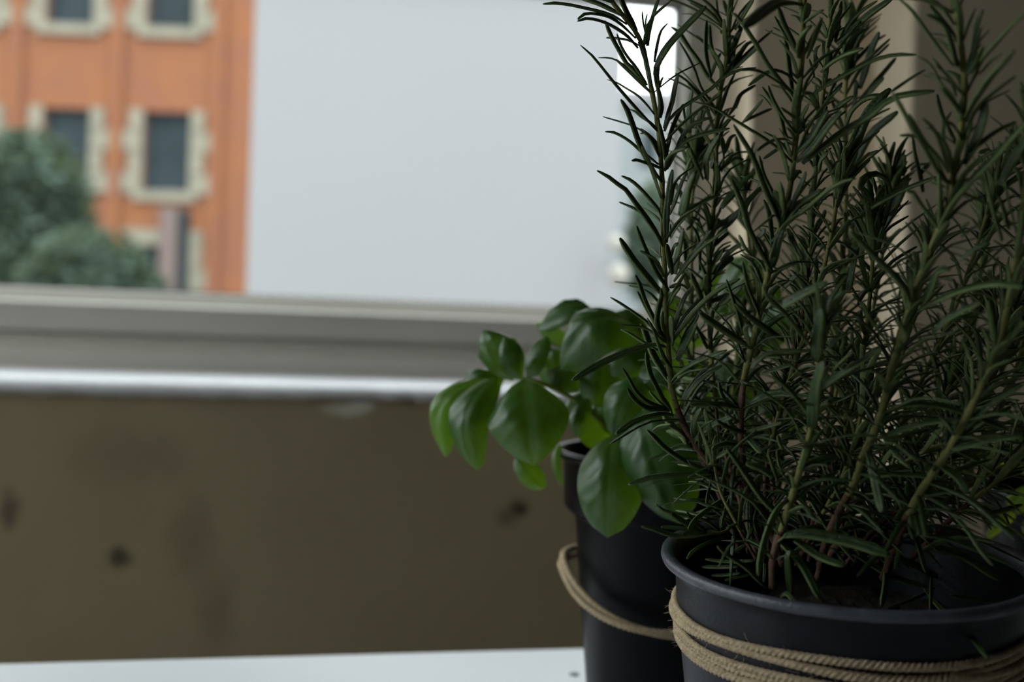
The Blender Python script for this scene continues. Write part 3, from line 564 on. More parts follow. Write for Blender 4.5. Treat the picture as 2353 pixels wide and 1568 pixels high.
for key, org, pts, wd, *rest in [
 ('S1', A, [(1180, 330), (1000, 215), (800, 150), (600, 105), (400, 62), (200, 40), (45, 55)], 60, -.004),
 ('S1', A, [(1300, 520), (1180, 400), (1050, 290), (900, 215), (700, 180), (590, 195), (515, 262)], 52, -.006),
 ('S1', A, [(1330, 650), (1200, 500), (1050, 390), (900, 310), (750, 262), (620, 250), (512, 288)], 58, -.009),
 ('S1', A, [(1120, 210), (950, 120), (800, 50), (600, -20), (450, -80)], 85, .004),
 ('S1', A, [(1130, 190), (1020, 100), (950, 0), (890, -80)], 42, .008),
 ('S1', A, [(1310, 420), (1210, 230), (1130, 60), (1080, -80)], 95, .0),
 ('S1', A, [(1460, 620), (1470, 450), (1520, 250), (1590, 30), (1625, -50)], 62, .006),
 ('S1', A, [(1440, 600), (1430, 450), (1400, 300), (1385, 150)], 34, .006), ('S1', A, [(1440, 480), (1432, 300), (1455, 185)], 26, .005),
 ('S1', A, [(1550, 840), (1590, 600), (1640, 420), (1735, 310)], 42, .006),
 ('S1', A, [(1580, 1010), (1600, 850), (1750, 600), (2000, 330), (2250, 80)], 95, -.006),
 ('S1', A, [(1450, 1150), (1250, 920), (1170, 850), (1080, 690), (970, 490), (885, 280)], 75, .004),
 ('S1', A, [(1440, 1120), (1360, 1000), (1280, 880), (1190, 770), (1100, 620), (1045, 455)], 52, -.004),
 ('S1', A, [(1420, 1170), (1250, 960), (1100, 850), (960, 785), (790, 780)], 32, .004),
 ('S1', A, [(1590, 1770), (1470, 1640), (1320, 1480), (1170, 1310), (1000, 1110), (850, 920), (700, 740), (550, 610)], 52, -.004),
 ('S1', A, [(1550, 1546), (1450, 1416), (1320, 1287), (1150, 1180), (1050, 1120), (960, 1090), (910, 1075)], 36, .006),
 ('S1', A, [(1590, 1250), (1640, 1100), (1668, 1040)], 38), ('S1', B, [(1215, 560), (1260, 390), (1320, 200), (1360, -20), (1400, -175)], 66, -.003),
 ('S1', A, [(1340, 560), (1430, 800), (1480, 1000), (1500, 1170)], 60, -.004), ('S1', A, [(1560, 900), (1580, 1050), (1600, 1200)], 80, -.005),
 ('S4', A, [(2540, 1250), (2330, 1100), (2250, 1000), (2150, 820), (2000, 620), (1900, 450), (1770, 360)], 78, .01),
 ('S4', A, [(2420, 1500), (2300, 1350), (2180, 1176), (2100, 950), (2000, 750), (1890, 560)], 42, -.004), ('S4', A, [(2300, 1500), (2150, 1300), (2000, 1176), (1850, 1100), (1710, 1050)], 36),
 ('S4', A, [(2380, 1500), (2250, 1350), (2100, 1200), (1950, 1060), (1830, 990)], 46), ('S4', A, [(2500, 1000), (2350, 740), (2280, 650), (2150, 520), (2020, 440)], 32),
 ('S4', A, [(2560, 500), (2353, 330), (2200, 260), (2050, 190), (1920, 190)], 30), ('S4', A, [(2500, 400), (2353, 290), (2100, 130), (1850, 20), (1650, -30)], 46),
 ('S4', A, [(2500, 380), (2353, 210), (2200, 90), (1950, -30)], 62), ('S4', A, [(2500, 360), (2353, 120), (2170, -40)], 62),
 ('S1', B, [(1120, 560), (1010, 470), (900, 400), (820, 330), (742, 300)], 46, .005),
 ('S1', B, [(1180, 1280), (1100, 1176), (1000, 1020), (930, 880), (860, 720), (820, 600), (760, 430), (700, 280), (625, 170)], 88, -.008, .9),
 ('S1', B, [(1140, 1050), (1030, 960), (900, 870), (780, 760), (650, 670), (520, 610), (415, 605)], 50, .003),
 ('S1', B, [(1150, 810), (1080, 720), (1000, 640), (895, 560)], 46, .008), ('S1', B, [(1150, 940), (1090, 800), (1020, 690), (950, 620), (890, 632)], 56, .001),
 ('S1', B, [(1230, 1130), (1080, 1060), (950, 1020), (840, 985), (775, 1000)], 56, -.012),
 ('S1', B, [(1260, 1080), (1225, 850), (1180, 650), (1140, 470)], 80, -.006), ('S1', B, [(1150, 420), (1170, 250), (1140, 60), (1100, -60)], 80, -.004),
 ('S1', B, [(1215, 600), (1280, 440), (1450, 280), (1650, 150), (1850, 20), (1997, -120), (2197, -222), (2347, -246), (2457, -261)], 52, -.004),
 ('S1', B, [(1250, 900), (1280, 700), (1350, 480), (1470, 230)], 62, .002),
 ('S1', B, [(1270, 1060), (1390, 830), (1450, 680), (1560, 540), (1700, 450), (1860, 415)], 58, -.006),
 ('S1', B, [(1270, 1080), (1400, 820), (1560, 700), (1800, 620), (2100, 560)], 62, -.010),
 ('S1', B, [(1240, 1120), (1280, 950), (1380, 860), (1520, 820)], 80, -.012, .2),
 ('S3', B, [(2948, 1020), (2718, 800), (2418, 600), (2118, 420), (1850, 260), (1600, 195)], 56, .004),
 ('S4', B, [(1560, 620), (1545, 300), (1590, 40)], 60), ('S4', B, [(1540, 620), (1490, 400), (1470, 240)], 45), ('S4', B, [(1660, 640), (1760, 300), (1850, 180), (2060, 0)], 55),
 ('S4', B, [(1600, 560), (1600, 420), (1670, 340)], 46), ('S4', B, [(1700, 520), (1690, 400), (1720, 300)], 60), ('S4', B, [(1480, 1200), (1560, 1000), (1590, 960)], 56),
 ('S4', B, [(1790, 1250), (1780, 1000), (1850, 820), (1960, 650)], 72, -.012), ('S4', B, [(1990, 1150), (2020, 900), (1990, 670)], 46, -.01), ('S4', B, [(1590, 1200), (1680, 1050), (1770, 980)], 60),
 ('S4', B, [(1740, 1250), (1640, 1000), (1560, 820)], 60), ('S4', B, [(1660, 1100), (1560, 850), (1440, 600), (1300, 480)], 60), ('S4', B, [(1900, 1180), (2050, 1050), (2180, 960), (2290, 980)], 50),
 ('S4', B, [(2030, 900), (2100, 700), (2180, 640)], 56), ('S4', B, [(1850, 1100), (1880, 980), (1900, 960)], 50),
 ('S3', B, [(2794, 1853), (2680, 1600), (2568, 1350), (2418, 950), (2268, 700), (2150, 510)], 100, -.01),
 ('S3', O, [(560, 1320), (450, 1130), (350, 950), (230, 700), (150, 400), (0, 60)], 95, -.014), ('S3', O, [(680, 660), (540, 400), (430, 150), (350, -30)], 50, .004),
 ('S3', O, [(700, 620), (640, 480), (560, 250), (440, 0), (380, -250)], 70, .0), ('S3', O, [(700, 560), (680, 300), (665, 120)], 95, -.01),
 ('S3', O, [(720, 690), (850, 580), (1050, 440), (1300, 230), (1500, 110), (1680, 60)], 90, -.02, .1), ('S3', O, [(720, 670), (900, 420), (1050, 320), (1220, 220)], 70, -.01),
 ('S3', O, [(700, 650), (800, 480), (870, 300), (970, 80), (1010, -30)], 60, -.006), ('S3', O, [(620, 520), (400, 700), (300, 780)], 40, .01), ('S3', O, [(660, 640), (590, 560), (530, 590)], 30),
 ('S3', O, [(640, 760), (560, 930), (450, 790)], 50), ('S3', O, [(560, 1250), (620, 950), (700, 750)], 110, -.004), ('S3', O, [(760, 740), (850, 950), (960, 1150)], 90),
 ('S4', C, [(1060, 870), (1150, 700), (1350, 480), (1550, 350), (1740, 280)], 56, -.01), ('S4', C, [(1180, 640), (1280, 480), (1440, 385)], 46),
 ('S1', C, [(970, 975), (840, 740), (700, 540), (560, 350), (480, 230), (330, 120), (200, 20), (70, -45)], 80, -.006, .9),
 ('S1', C, [(965, 610), (900, 480), (800, 360), (650, 190), (520, 80), (400, 25)], 62, .004), ('S1', C, [(960, 690), (870, 580), (750, 490), (620, 430)], 46, .022),
 ('S1', C, [(1040, 1576), (960, 1456), (880, 1336), (800, 1176), (700, 950), (640, 800), (605, 700)], 68, -.01),
 ('S1', C, [(970, 1640), (840, 1500), (720, 1356), (580, 1180), (460, 1000), (380, 865)], 112, .004, 1.2), ('S1', C, [(940, 1120), (850, 1040), (750, 970)], 60, .025),
 ('S1', C, [(1000, 930), (1010, 500), (1060, 100), (1090, -60)], 92, -.006, 1.1), ('S1', C, [(1050, 550), (1130, 350), (1220, 100), (1290, -20)], 52, -.004),
 ('S1', C, [(1060, 420), (1100, 180), (1140, 120)], 50, .004), ('S4', C, [(1200, 560), (1250, 400), (1320, 150), (1400, -20)], 112, -.016, 1.1),
 ('S1', C, [(1060, 850), (1065, 670)], 26), ('S4', C, [(1120, 1350), (1140, 1176), (1190, 950), (1240, 740)], 70, -.01),
 ('S1', C, [(1110, 1450), (1300, 1200), (1480, 1000), (1650, 870), (1830, 740)], 62, -.012, .2), ('S1', C, [(1120, 1430), (1300, 1170), (1480, 930), (1620, 750)], 48, -.006),
 ('S1', C, [(1070, 1120), (1110, 980), (1170, 940)], 50), ('S1', C, [(950, 1180), (930, 1000), (945, 830)], 36, .004), ('S1', C, [(1090, 1350), (1050, 1150), (1010, 950)], 90, -.004),
 ('S4', C, [(1460, 1300), (1450, 900), (1350, 700), (1280, 760)], 50), ('S4', C, [(1530, 850), (1440, 630), (1340, 590)], 40), ('S4', C, [(1600, 820), (1540, 560), (1480, 470)], 50),
 ('S4', C, [(1260, 1180), (1260, 1000), (1245, 870)], 70), ('S4', C, [(1620, 1000), (1720, 900), (1850, 790)], 60), ('S4', C, [(1640, 760), (1700, 650), (1720, 600)], 50),
 ('S4', C, [(1690, 740), (1800, 640), (1950, 520)], 60), ('S4', C, [(1780, 740), (1900, 600), (2010, 490), (2100, 400)], 80), ('S3', C, [(2000, 600), (2100, 380), (2320, 150)], 80, .01),
 ('S3', C, [(1750, 460), (1900, 280), (2050, 100), (2200, -20)], 80, .01), ('S4', C, [(1740, 1176), (1900, 1020), (2050, 930)], 60), ('S3', C, [(2140, 1080), (2060, 980), (1995, 830)], 60),
 ('S3', C, [(2200, 900), (2290, 820), (2345, 740)], 60), ('S4', C, [(1680, 1180), (1750, 1080), (1780, 1020)], 50),
 ('S1', DD, [(990, 1070), (900, 930), (840, 780), (760, 620), (700, 480), (650, 320), (590, 190)], 68, -.002), ('S1', DD, [(960, 1060), (860, 850), (760, 680), (680, 530), (615, 410)], 60, .006),
 ('S1', DD, [(985, 1050), (910, 930), (880, 800), (910, 600), (945, 470), (930, 375)], 76, -.008), ('S1', DD, [(985, 1000), (960, 850), (960, 680)], 42, -.004),
 ('S1', DD, [(960, 1080), (800, 880), (700, 790), (560, 690), (400, 580), (250, 490)], 50, .006), ('S1', DD, [(1080, 1460), (980, 1310), (900, 1130), (830, 920), (750, 775)], 60, -.012),
 ('S1', DD, [(900, 1210), (750, 1130), (620, 1050), (480, 960), (390, 925)], 46, .008), ('S1', DD, [(1010, 1560), (850, 1300), (770, 1100), (720, 960), (672, 850)], 112, .010, 1.2),
 ('S4', DD, [(1310, 400), (1230, 325), (1150, 320), (1050, 362)], 44, -.03, .1), ('S1', DD, [(1110, 930), (1170, 700), (1260, 480), (1370, 340)], 56, -.004),
 ('S1', DD, [(1100, 1060), (1330, 740), (1600, 470), (1830, 320), (2000, 240)], 100, -.010, .2), ('S1', DD, [(1110, 1010), (1250, 750), (1400, 580), (1490, 500)], 56, .004),
 ('S1', DD, [(1090, 1120), (1080, 900), (1075, 750)], 66, -.01), ('S1', DD, [(1160, 1240), (1290, 950), (1410, 780), (1440, 650)], 56, -.006), ('S1', DD, [(1150, 1340), (1350, 960), (1420, 850)], 72, -.01),
 ('S3', DD, [(2140, 1170), (2040, 1100), (1850, 980), (1650, 840), (1450, 710)], 112, -.006), ('S3', DD, [(2050, 1000), (1990, 750), (1940, 600), (1880, 430), (1820, 250)], 60, .0),
 ('S3', DD, [(2280, 760), (2200, 560), (2100, 300), (2040, 0)], 60, -.006), ('S1', DD, [(1030, 590), (1100, 450), (1200, 330)], 66, -.006), ('S4', DD, [(1600, 1050), (1600, 900), (1610, 680), (1680, 560)], 52, -.01),
 ('S4', DD, [(1400, 980), (1530, 820)], 42), ('S1', DD, [(1000, 1020), (940, 1000), (880, 960)], 30), ('S4', DD, [(1650, 180), (1750, 60), (1900, -60)], 100), ('S4', DD, [(1620, 350), (1540, 180), (1450, -20)], 50),
 ('S4', DD, [(1520, 620), (1440, 400), (1340, 180)], 90), ('S4', DD, [(1590, 560), (1720, 500), (1850, 440)], 70), ('S4', DD, [(1700, 600), (1850, 500), (2030, 350)], 70), ('S4', DD, [(1560, 1176), (1470, 1000), (1380, 850)], 60),
 ('S1', E, [(1340, 95), (1200, 68), (1050, 100), (800, 180), (500, 310), (300, 420), (85, 560)], 92, -.014, .35),
 ('S1', E, [(1370, 925), (1250, 900), (1100, 840), (950, 700), (850, 520), (770, 390)], 56, -.004), ('S1', E, [(1400, 955), (1250, 940), (1120, 930), (1000, 870), (900, 770), (835, 665)], 74, -.009, 1.3),
 ('S1', E, [(1390, 945), (1300, 880), (1220, 800), (1130, 700)], 46, .006), ('S1', E, [(1430, 965), (1310, 800), (1230, 640), (1150, 480), (1110, 320), (1090, 170)], 78, .0),
 ('S1', E, [(1430, 565), (1500, 480), (1700, 340), (1950, 230), (2180, 150)], 62, -.016, .2), ('S1', E, [(1550, 920), (1600, 780), (1700, 620), (1850, 440), (2000, 330)], 52, -.002),
 ('S1', E, [(1570, 940), (1650, 750), (1800, 560), (1950, 440), (2110, 355)], 58, -.008), ('S1', F, [(1140, 290), (1140, 100), (1180, -30), (1250, -130)], 64, -.008),
 ('S3', E, [(2420, 940), (2250, 910), (2100, 880), (1900, 870), (1680, 890)], 78, -.004), ('S1', F, [(1140, 340), (1180, 270), (1300, 170), (1480, 60), (1700, -30)], 66, -.012),
 ('S3', E, [(2400, 960), (2250, 930), (2170, 850), (2100, 720), (2070, 580)], 62), ('S4', E, [(1700, 1000), (1820, 830), (1900, 720), (2000, 650)], 42), ('S1', E, [(1450, 1060), (1400, 900), (1340, 790)], 40, .01),
 ('S4', E, [(2000, 700), (1900, 690), (1750, 700), (1560, 740)], 45, -.004), ('S4', E, [(2353, 420), (2200, 600), (2180, 850)], 60), ('S4', E, [(2000, 980), (1850, 850), (1700, 760), (1530, 680)], 50),
 ('S4', E, [(2050, 1100), (1850, 960), (1600, 900)], 60), ('S4', E, [(2000, 580), (1800, 560), (1520, 500)], 100, .01, .1), ('S4', E, [(2050, 300), (2150, 220), (2210, 190)], 50),
 ('S1', F, [(860, -38), (700, -52), (500, -8), (300, 72), (90, 225)], 74, -.012, .3), ('S1', F, [(1060, 310), (1000, 230), (850, 110), (740, -40)], 112, .010, 1.3),
 ('S1', F, [(1330, 700), (1150, 650), (1000, 580), (850, 480), (720, 380), (600, 250), (510, 170)], 78, .002), ('S1', F, [(1350, 720), (1250, 690), (1100, 620), (1060, 580)], 46, -.01),
 ('S4', F, [(1300, 460), (1150, 440), (1050, 430), (930, 430)], 42, .0), ('S1', F, [(1370, 690), (1250, 670), (1050, 650), (930, 630)], 52, .016), ('S1', F, [(1430, 750), (1100, 760), (800, 780), (550, 810), (400, 860), (260, 910)], 68, -.006, .3),
 ('S1', F, [(1510, 790), (1330, 800), (1260, 850)], 24, -.01), ('S1', F, [(1560, 1010), (1400, 960), (1200, 880), (1080, 870)], 52, .02), ('S1', F, [(1400, 790), (1370, 900), (1330, 1050), (1320, 1176), (1340, 1240)], 48, -.006),
 ('S1', F, [(1600, 640), (1570, 830), (1560, 1000), (1530, 1230)], 60, .0), ('S1', F, [(1350, 700), (1360, 620), (1450, 530), (1600, 460)], 62, -.012), ('S1', F, [(1330, 650), (1320, 450), (1345, 340)], 62, -.008),
 ('S1', F, [(1440, 580), (1370, 330)], 32), ('S4', F, [(1560, 275), (1530, 270), (1380, 250), (1280, 290)], 62, -.02), ('S3', F, [(1790, 385), (1600, 360), (1450, 390), (1390, 450)], 66, -.006),
 ('S3', F, [(1850, 195), (1700, 170), (1600, 130), (1450, 40)], 66, -.008), ('S2', F, [(2370, 1460), (2280, 1300), (2100, 1130), (2000, 1000), (1850, 780), (1700, 560), (1580, 410)], 92, -.0), 
 ('S3', F, [(1830, 220), (1950, 360), (2050, 480)], 80, -.02, 1.2), ('S2', F, [(1850, 620), (2050, 680), (2220, 800)], 100, -.0, 1.2), ('S3', F, [(1850, 190), (2100, 130), (2330, 70)], 38, -.01),
 ('S1', F, [(1850, 820), (1730, 900), (1650, 1050), (1590, 1190), (1520, 1440), (1530, 1490)], 46, -.012), ('S1', F, [(1760, 950), (1850, 1050), (2000, 1100), (2200, 1150)], 110, -.006, 1.1),
 ('S1', F, [(1100, 345), (1050, 350), (1030, 380)], 44, .004), ('S1', F, [(1260, 350), (1150, 350), (1040, 365)], 34, .004), ('S1', F, [(1080, 380), (1000, 260), (800, 200)], 110, .02, .2), ('S4', F, [(1540, 330), (1600, 170), (1700, 40)], 90, -.02),
 ('S1', F, [(850, 90), (700, 110), (590, 190)], 60, .012), ('S2', F, [(2280, 860), (2190, 600), (2150, 480)], 60), ('S2', F, [(2353, 780), (2290, 600), (2270, 430)], 50), ('S2', F, [(2353, 440), (2300, 330), (2280, 240)], 60),
 ('S16', G, [(1250, 470), (1080, 340), (920, 290), (750, 260), (600, 230), (470, 180), (400, 110)], 48, .0), ('S16', G, [(1100, 300), (900, 240), (800, 210), (670, 190)], 52, .014),
 ('S16', G, [(1250, 120), (1100, 190), (1000, 220), (850, 280), (745, 330)], 48, .01), ('S1', G, [(1450, -20), (1250, 90), (1080, 200), (920, 330), (830, 455)], 66, -.016),
 ('S16', G, [(1400, 500), (1240, 480), (1050, 510), (850, 540), (650, 540), (500, 500), (350, 445), (195, 415)], 58, -.006, .4), ('S16', G, [(1420, 520), (1200, 600), (1050, 660), (900, 750), (815, 850)], 52, -.012, .4),
 ('S2', G, [(1900, 1250), (1760, 1120), (1650, 1000), (1500, 890), (1350, 790), (1225, 680)], 66, .0), ('S16', G, [(1750, 870), (1450, 890), (1250, 880), (1060, 855)], 46, .008),
 ('S3', G, [(1500, 960), (1250, 965), (1020, 960)], 46, .01), ('S3', G, [(1540, 1045), (1350, 1070), (1150, 1075)], 42, .006), ('S3', G, [(1680, 1065), (1500, 1100), (1330, 1145)], 44, .0),
 ('S2', G, [(2190, 55), (2080, 130), (1970, 320), (1900, 500), (1840, 700), (1800, 900), (1780, 1085)], 96, -.012, .5), ('S16', G, [(1840, 540), (1700, 620), (1550, 700), (1420, 780)], 50, -.002),
 ('S3', G, [(1800, 60), (1760, 200), (1730, 350), (1760, 510)], 54, -.01), ('S3', G, [(1660, 0), (1650, 250), (1660, 510)], 84, -.006), ('S16', G, [(1560, 460), (1460, 340), (1400, 250), (1360, 130)], 90, .0),
 ('S16', G, [(1290, 450), (1280, 350), (1320, 220), (1390, 50)], 46, -.006), ('S16', G, [(1450, 450), (1350, 330), (1300, 200), (1180, 80)], 40), ('S16', G, [(1900, 500), (1870, 350), (1890, 200)], 60), ('S16', G, [(1560, 100), (1600, 230), (1650, 330)], 80),
 ('S2', G, [(2170, 500), (2350, 490), (2600, 520), (2800, 570)], 100, -.006, .9), ('S2', G, [(2040, 620), (2120, 560), (2170, 500)], 60, -.01), ('S16', G, [(1620, 1200), (1550, 1100), (1480, 1000)], 40), ('S3', G, [(1850, 1180), (1870, 1000), (1860, 750)], 50),
 ('S3', H, [(1400, 60), (1330, 40), (1100, 35), (950, 120), (800, 230), (640, 370)], 165, -.045, .3), ('S3', H, [(1300, 1260), (1100, 1050), (950, 850), (800, 580), (640, 340), (560, 220), (480, 180)], 92, -.008),
 ('S3', H, [(1390, 760), (1250, 560), (1130, 360), (1060, 220)], 62, .006), ('S3', H, [(1400, 780), (1300, 550), (1200, 350), (1100, 80)], 100, -.006), ('S3', H, [(1300, 1200), (1260, 950), (1230, 700), (1190, 440)], 92, .01),
 ('S4', H, [(460, 980), (560, 850), (700, 700), (900, 520), (1030, 410)], 46, .004), ('S4', H, [(450, 970), (550, 800), (680, 600), (820, 540)], 66), ('S4', H, [(450, 990), (600, 850), (700, 760), (850, 620)], 44),
 ('S3', H, [(1400, 1176), (1250, 1020), (1100, 950), (1000, 960), (900, 1010), (700, 1165)], 56, .0), ('S3', H, [(1350, 1300), (1200, 1176), (1000, 1040), (850, 960), (700, 935), (600, 955)], 52, -.012),
 ('S3', H, [(1560, 1280), (1720, 1176), (1850, 1100), (2100, 960), (2377, 818), (2676, 741), (2976, 741)], 66, -.014, .3), ('S7', H, [(1700, 960), (1850, 830), (2050, 720), (2250, 660)], 80, -.02, .3),
 ('S3', H, [(1460, 310), (1600, 200), (1710, 140)], 62, -.012, .1), ('S3', H, [(1390, 760), (1400, 600), (1450, 450), (1550, 350)], 112, -.01), ('S3', H, [(1500, 780), (1600, 500), (1680, 280)], 92, -.012),
 ('S7', H, [(1620, 920), (1600, 780), (1620, 660), (1680, 610)], 52), ('S7', H, [(1790, 900), (1800, 750), (1870, 665)], 92, -.01), ('S7', H, [(2010, 710), (2050, 620), (2150, 480), (2290, 390)], 72, .01),
 ('S7', J, [(-130, 530), (0, 300), (180, 130), (370, 10)], 50), ('S7', J, [(-190, 590), (0, 425), (250, 200), (580, -30)], 92, -.01), ('S7', H, [(1880, 560), (1930, 250), (1960, 20)], 62), ('S7', H, [(1600, 1050), (1560, 900), (1525, 800)], 52),
 ('S4', H, [(400, 580), (380, 470), (320, 425)], 60), ('S4', H, [(400, 700), (430, 550), (500, 480)], 90), ('S4', H, [(260, 780), (200, 600), (180, 330)], 60), ('S4', H, [(270, 800), (150, 600), (0, 470)], 36), ('S4', H, [(200, 1050), (130, 700), (140, 270)], 70),
 ('S4', H, [(180, 1080), (260, 850), (330, 715)], 46), ('S4', H, [(380, 430), (300, 200), (270, -30)], 40), ('S4', H, [(520, 400), (650, 180), (780, -30)], 60), ('S4', H, [(510, 560), (600, 400), (560, 340)], 60), ('S4', H, [(470, 940), (480, 700), (590, 400)], 90),
 ('S4', I, [(-30, 380), (60, 250), (130, 100), (330, -30)], 60), ('S4', I, [(140, 500), (300, 320), (430, 170)], 46), ('S4', I, [(180, 470), (300, 400), (550, 290)], 50), ('S3', I, [(860, 440), (800, 370), (680, 285)], 56), ('S3', I, [(870, 620), (700, 400), (560, 150), (500, -20)], 62, -.004),
 ('S3', I, [(850, 700), (740, 650), (640, 330), (420, 0)], 70, .004), ('S3', I, [(540, 260), (450, 150), (380, 100)], 50, .01), ('S3', I, [(860, 790), (760, 710), (600, 710), (440, 790), (350, 870)], 46, -.006), ('S3', I, [(850, 720), (820, 620), (750, 550)], 56, -.004),
 ('S3', I, [(860, 250), (760, 100), (660, -20)], 50), ('S3', I, [(1190, 330), (1130, 200), (1060, 80), (970, 100)], 62, -.016, .1), ('S3', I, [(890, 870), (1080, 680), (1200, 480), (1310, 310)], 90, -.008), ('S3', I, [(960, 560), (960, 400), (1050, 230)], 70, -.006),
 ('S3', I, [(880, 1000), (1080, 830), (1300, 540), (1490, 330)], 90, -.012), ('S3', I, [(960, 1030), (1300, 760), (1600, 540), (1860, 400), (2122, 170), (2300, 110), (2500, 80), (2750, 55)], 92, -.020, .3),
 ('S7', I, [(1210, 450), (1280, 230), (1400, 80), (1500, -10)], 40), ('S7', I, [(1390, 340), (1500, 220), (1650, 130)], 70), ('S7', I, [(1560, 520), (1620, 330), (1760, 190), (1900, 130), (2080, 125)], 90, -.012, .3), ('S7', I, [(1250, 180), (1400, 60), (1500, -60)], 50),
 ('S8', K, [(-30, 1176), (120, 900), (200, 750), (350, 560), (530, 420), (650, 330)], 110, -.012, 1.1), ('S9', I, [(1560, 1080), (1720, 620), (1880, 300), (2150, 20)], 150, .0), ('S9', I, [(1190, 1150), (1220, 980), (1310, 890)], 66, -.006), ('S9', I, [(1340, 1176), (1430, 1040), (1570, 985)], 70),
 ('S7', I, [(860, 800), (760, 760), (640, 830), (430, 975)], 50), ('S8', I, [(1650, 300), (1680, 100), (1690, -100)], 60), ('S8', I, [(1750, 180), (1850, 50), (1950, -40)], 60),
 ('S5', J, [(1400, 330), (1300, 180), (1200, 60), (1050, -40)], 84, .006), ('S5', J, [(1450, 900), (1400, 700), (1340, 500), (1280, 350), (1150, 240), (1040, 210)], 110, -.006), ('S5', J, [(1400, 890), (1200, 640), (1000, 370), (850, 150), (650, -30)], 80, .006),
 ('S5', J, [(1480, 1540), (1300, 1250), (1220, 1120), (1150, 970), (1050, 840), (910, 760)], 58, .0), ('S5', J, [(1440, 1300), (1400, 1176), (1330, 1060), (1200, 880), (1110, 780)], 56, .004), ('S5', J, [(1300, 1280), (1250, 1150), (1150, 1050), (980, 1020)], 60, .01),
 ('S5', J, [(1560, 1040), (1650, 850), (1700, 500), (1720, 300), (1800, 130)], 80, -.006), ('S5', J, [(1700, 640), (1770, 400), (1850, 300)], 52), ('S5', J, [(1640, 970), (1870, 700), (2050, 500), (2200, 330), (2353, 200), (2450, 120)], 78, -.016, .3),
 ('S5', J, [(1640, 990), (1740, 780), (1800, 620)], 80, -.01, .3), ('S5', J, [(1760, 1000), (1900, 830), (2050, 730)], 60, -.01, .3), ('S5', J, [(1560, 1600), (1700, 1340), (1900, 1050), (2080, 850), (2220, 680)], 130, -.03, .8),
 ('S8', J, [(520, 1270), (650, 1176), (850, 1040), (1020, 940)], 42, .0), ('S8', J, [(130, 1200), (230, 850), (300, 640), (395, 430)], 90, -.006), ('S8', J, [(20, 900), (100, 800), (300, 590), (480, 470)], 50, .004), ('S8', J, [(300, 800), (400, 720), (530, 590)], 40, .01),
 ('S8', J, [(250, 1200), (350, 1100), (480, 950), (620, 780)], 62, .0), ('S8', J, [(220, 1300), (380, 1120), (460, 1050)], 60), ('S8', J, [(-30, 1000), (80, 520), (180, 400)], 60), ('S8', J, [(30, 1000), (100, 600), (180, 310)], 60),
 ('S5', K, [(1330, 1300), (1200, 1150), (1000, 800), (850, 560), (700, 280), (570, 60)], 105, -.02), ('S5', K, [(1330, 1150), (1250, 850), (1150, 600), (990, 430)], 90, -.01), ('S5', K, [(1300, 1120), (1200, 950), (1000, 720), (800, 360)], 80, -.006),
 ('S5', K, [(1300, 1250), (1150, 950), (1000, 730), (850, 660), (670, 655)], 66, .0), ('S5', K, [(1530, 800), (1480, 640), (1380, 500), (1240, 480)], 60, -.004), ('S5', K, [(1280, 1000), (1260, 600), (1290, 460), (1370, 340)], 50, .006),
 ('S5', K, [(1540, 1050), (1700, 720), (1790, 450), (1840, 190)], 88, -.006), ('S5', K, [(1600, 900), (1850, 690), (2050, 560), (2250, 470)], 60, .0), ('S5', K, [(1450, 1500), (1700, 1200), (1950, 960), (2150, 730), (2353, 520), (2450, 420)], 92, -.02, .4),
 ('S6', K, [(2050, 1300), (2200, 1000), (2353, 760), (2450, 600)], 90, -.004, .4), ('S11', K, [(1600, 1130), (1800, 950), (1980, 860), (2110, 885)], 50, -.01), ('S14', K, [(100, 1100), (150, 1010), (280, 900), (410, 860)], 36, -.01), ('S10', K, [(550, 1250), (545, 1050), (490, 880), (410, 770)], 52, -.01),
 ('S10', K, [(940, 1190), (1060, 1050), (1190, 960)], 50, -.006), ('S10', K, [(820, 1120), (900, 1060), (1050, 1040)], 42, -.006), ('S10', K, [(990, 1420), (950, 1176), (880, 900), (845, 650)], 80, -.004), ('S10', K, [(690, 1200), (700, 1050), (750, 930)], 84, -.006),
 ('S5', K, [(1540, 120), (1300, -180), (1150, -300)], 60), ('S5', K, [(1520, 350), (1380, 200), (1220, 0)], 60, -.004), ('S5', K, [(1560, 900), (1620, 600), (1650, 480)], 60), ('S11', K, [(1750, 900), (1800, 870), (1880, 830)], 60),
 ('S14', L_, [(60, 610), (300, 440), (650, 250), (900, 140), (1170, 40)], 62, -.02, .3), ('S14', L_, [(450, 700), (540, 350), (540, 150), (430, 20), (330, -5), (200, 50), (120, 200)], 72, -.012), ('S14', L_, [(440, 750), (420, 500), (340, 150), (320, 50)], 60), ('S10', L_, [(440, 760), (640, 350), (780, 20)], 110),
 ('S5', L_, [(1220, 750), (1220, 300), (1200, 0)], 110, -.006), ('S5', L_, [(1210, 740), (1400, 400), (1650, 100)], 130, -.03), ('S5', L_, [(1220, 760), (950, 400), (850, 250), (760, 230)], 90, .0), ('S5', L_, [(1500, 850), (1620, 760), (1770, 680)], 40), ('S5', L_, [(1510, 740), (1600, 650)], 60, -.01, .2),
 ('S6', L_, [(2150, 750), (2050, 400), (1990, 270)], 80), ('S6', L_, [(2250, 800), (2130, 300), (2080, 20)], 60), ('S6', L_, [(1480, 1176), (1700, 1000), (1880, 930)], 50), ('S6', L_, [(2060, 900), (1940, 500), (1840, 100)], 90),
 ('S5', Mm, [(940, 660), (1200, 520), (1500, 400), (1800, 325), (2050, 305), (2353, 350)], 76, -.03, .25), ('S6', Mm, [(1130, 960), (1300, 800), (1500, 680), (1780, 560)], 66, -.012), ('S5', Mm, [(960, 600), (1100, 350), (1200, 130), (1360, 120)], 84, -.012),
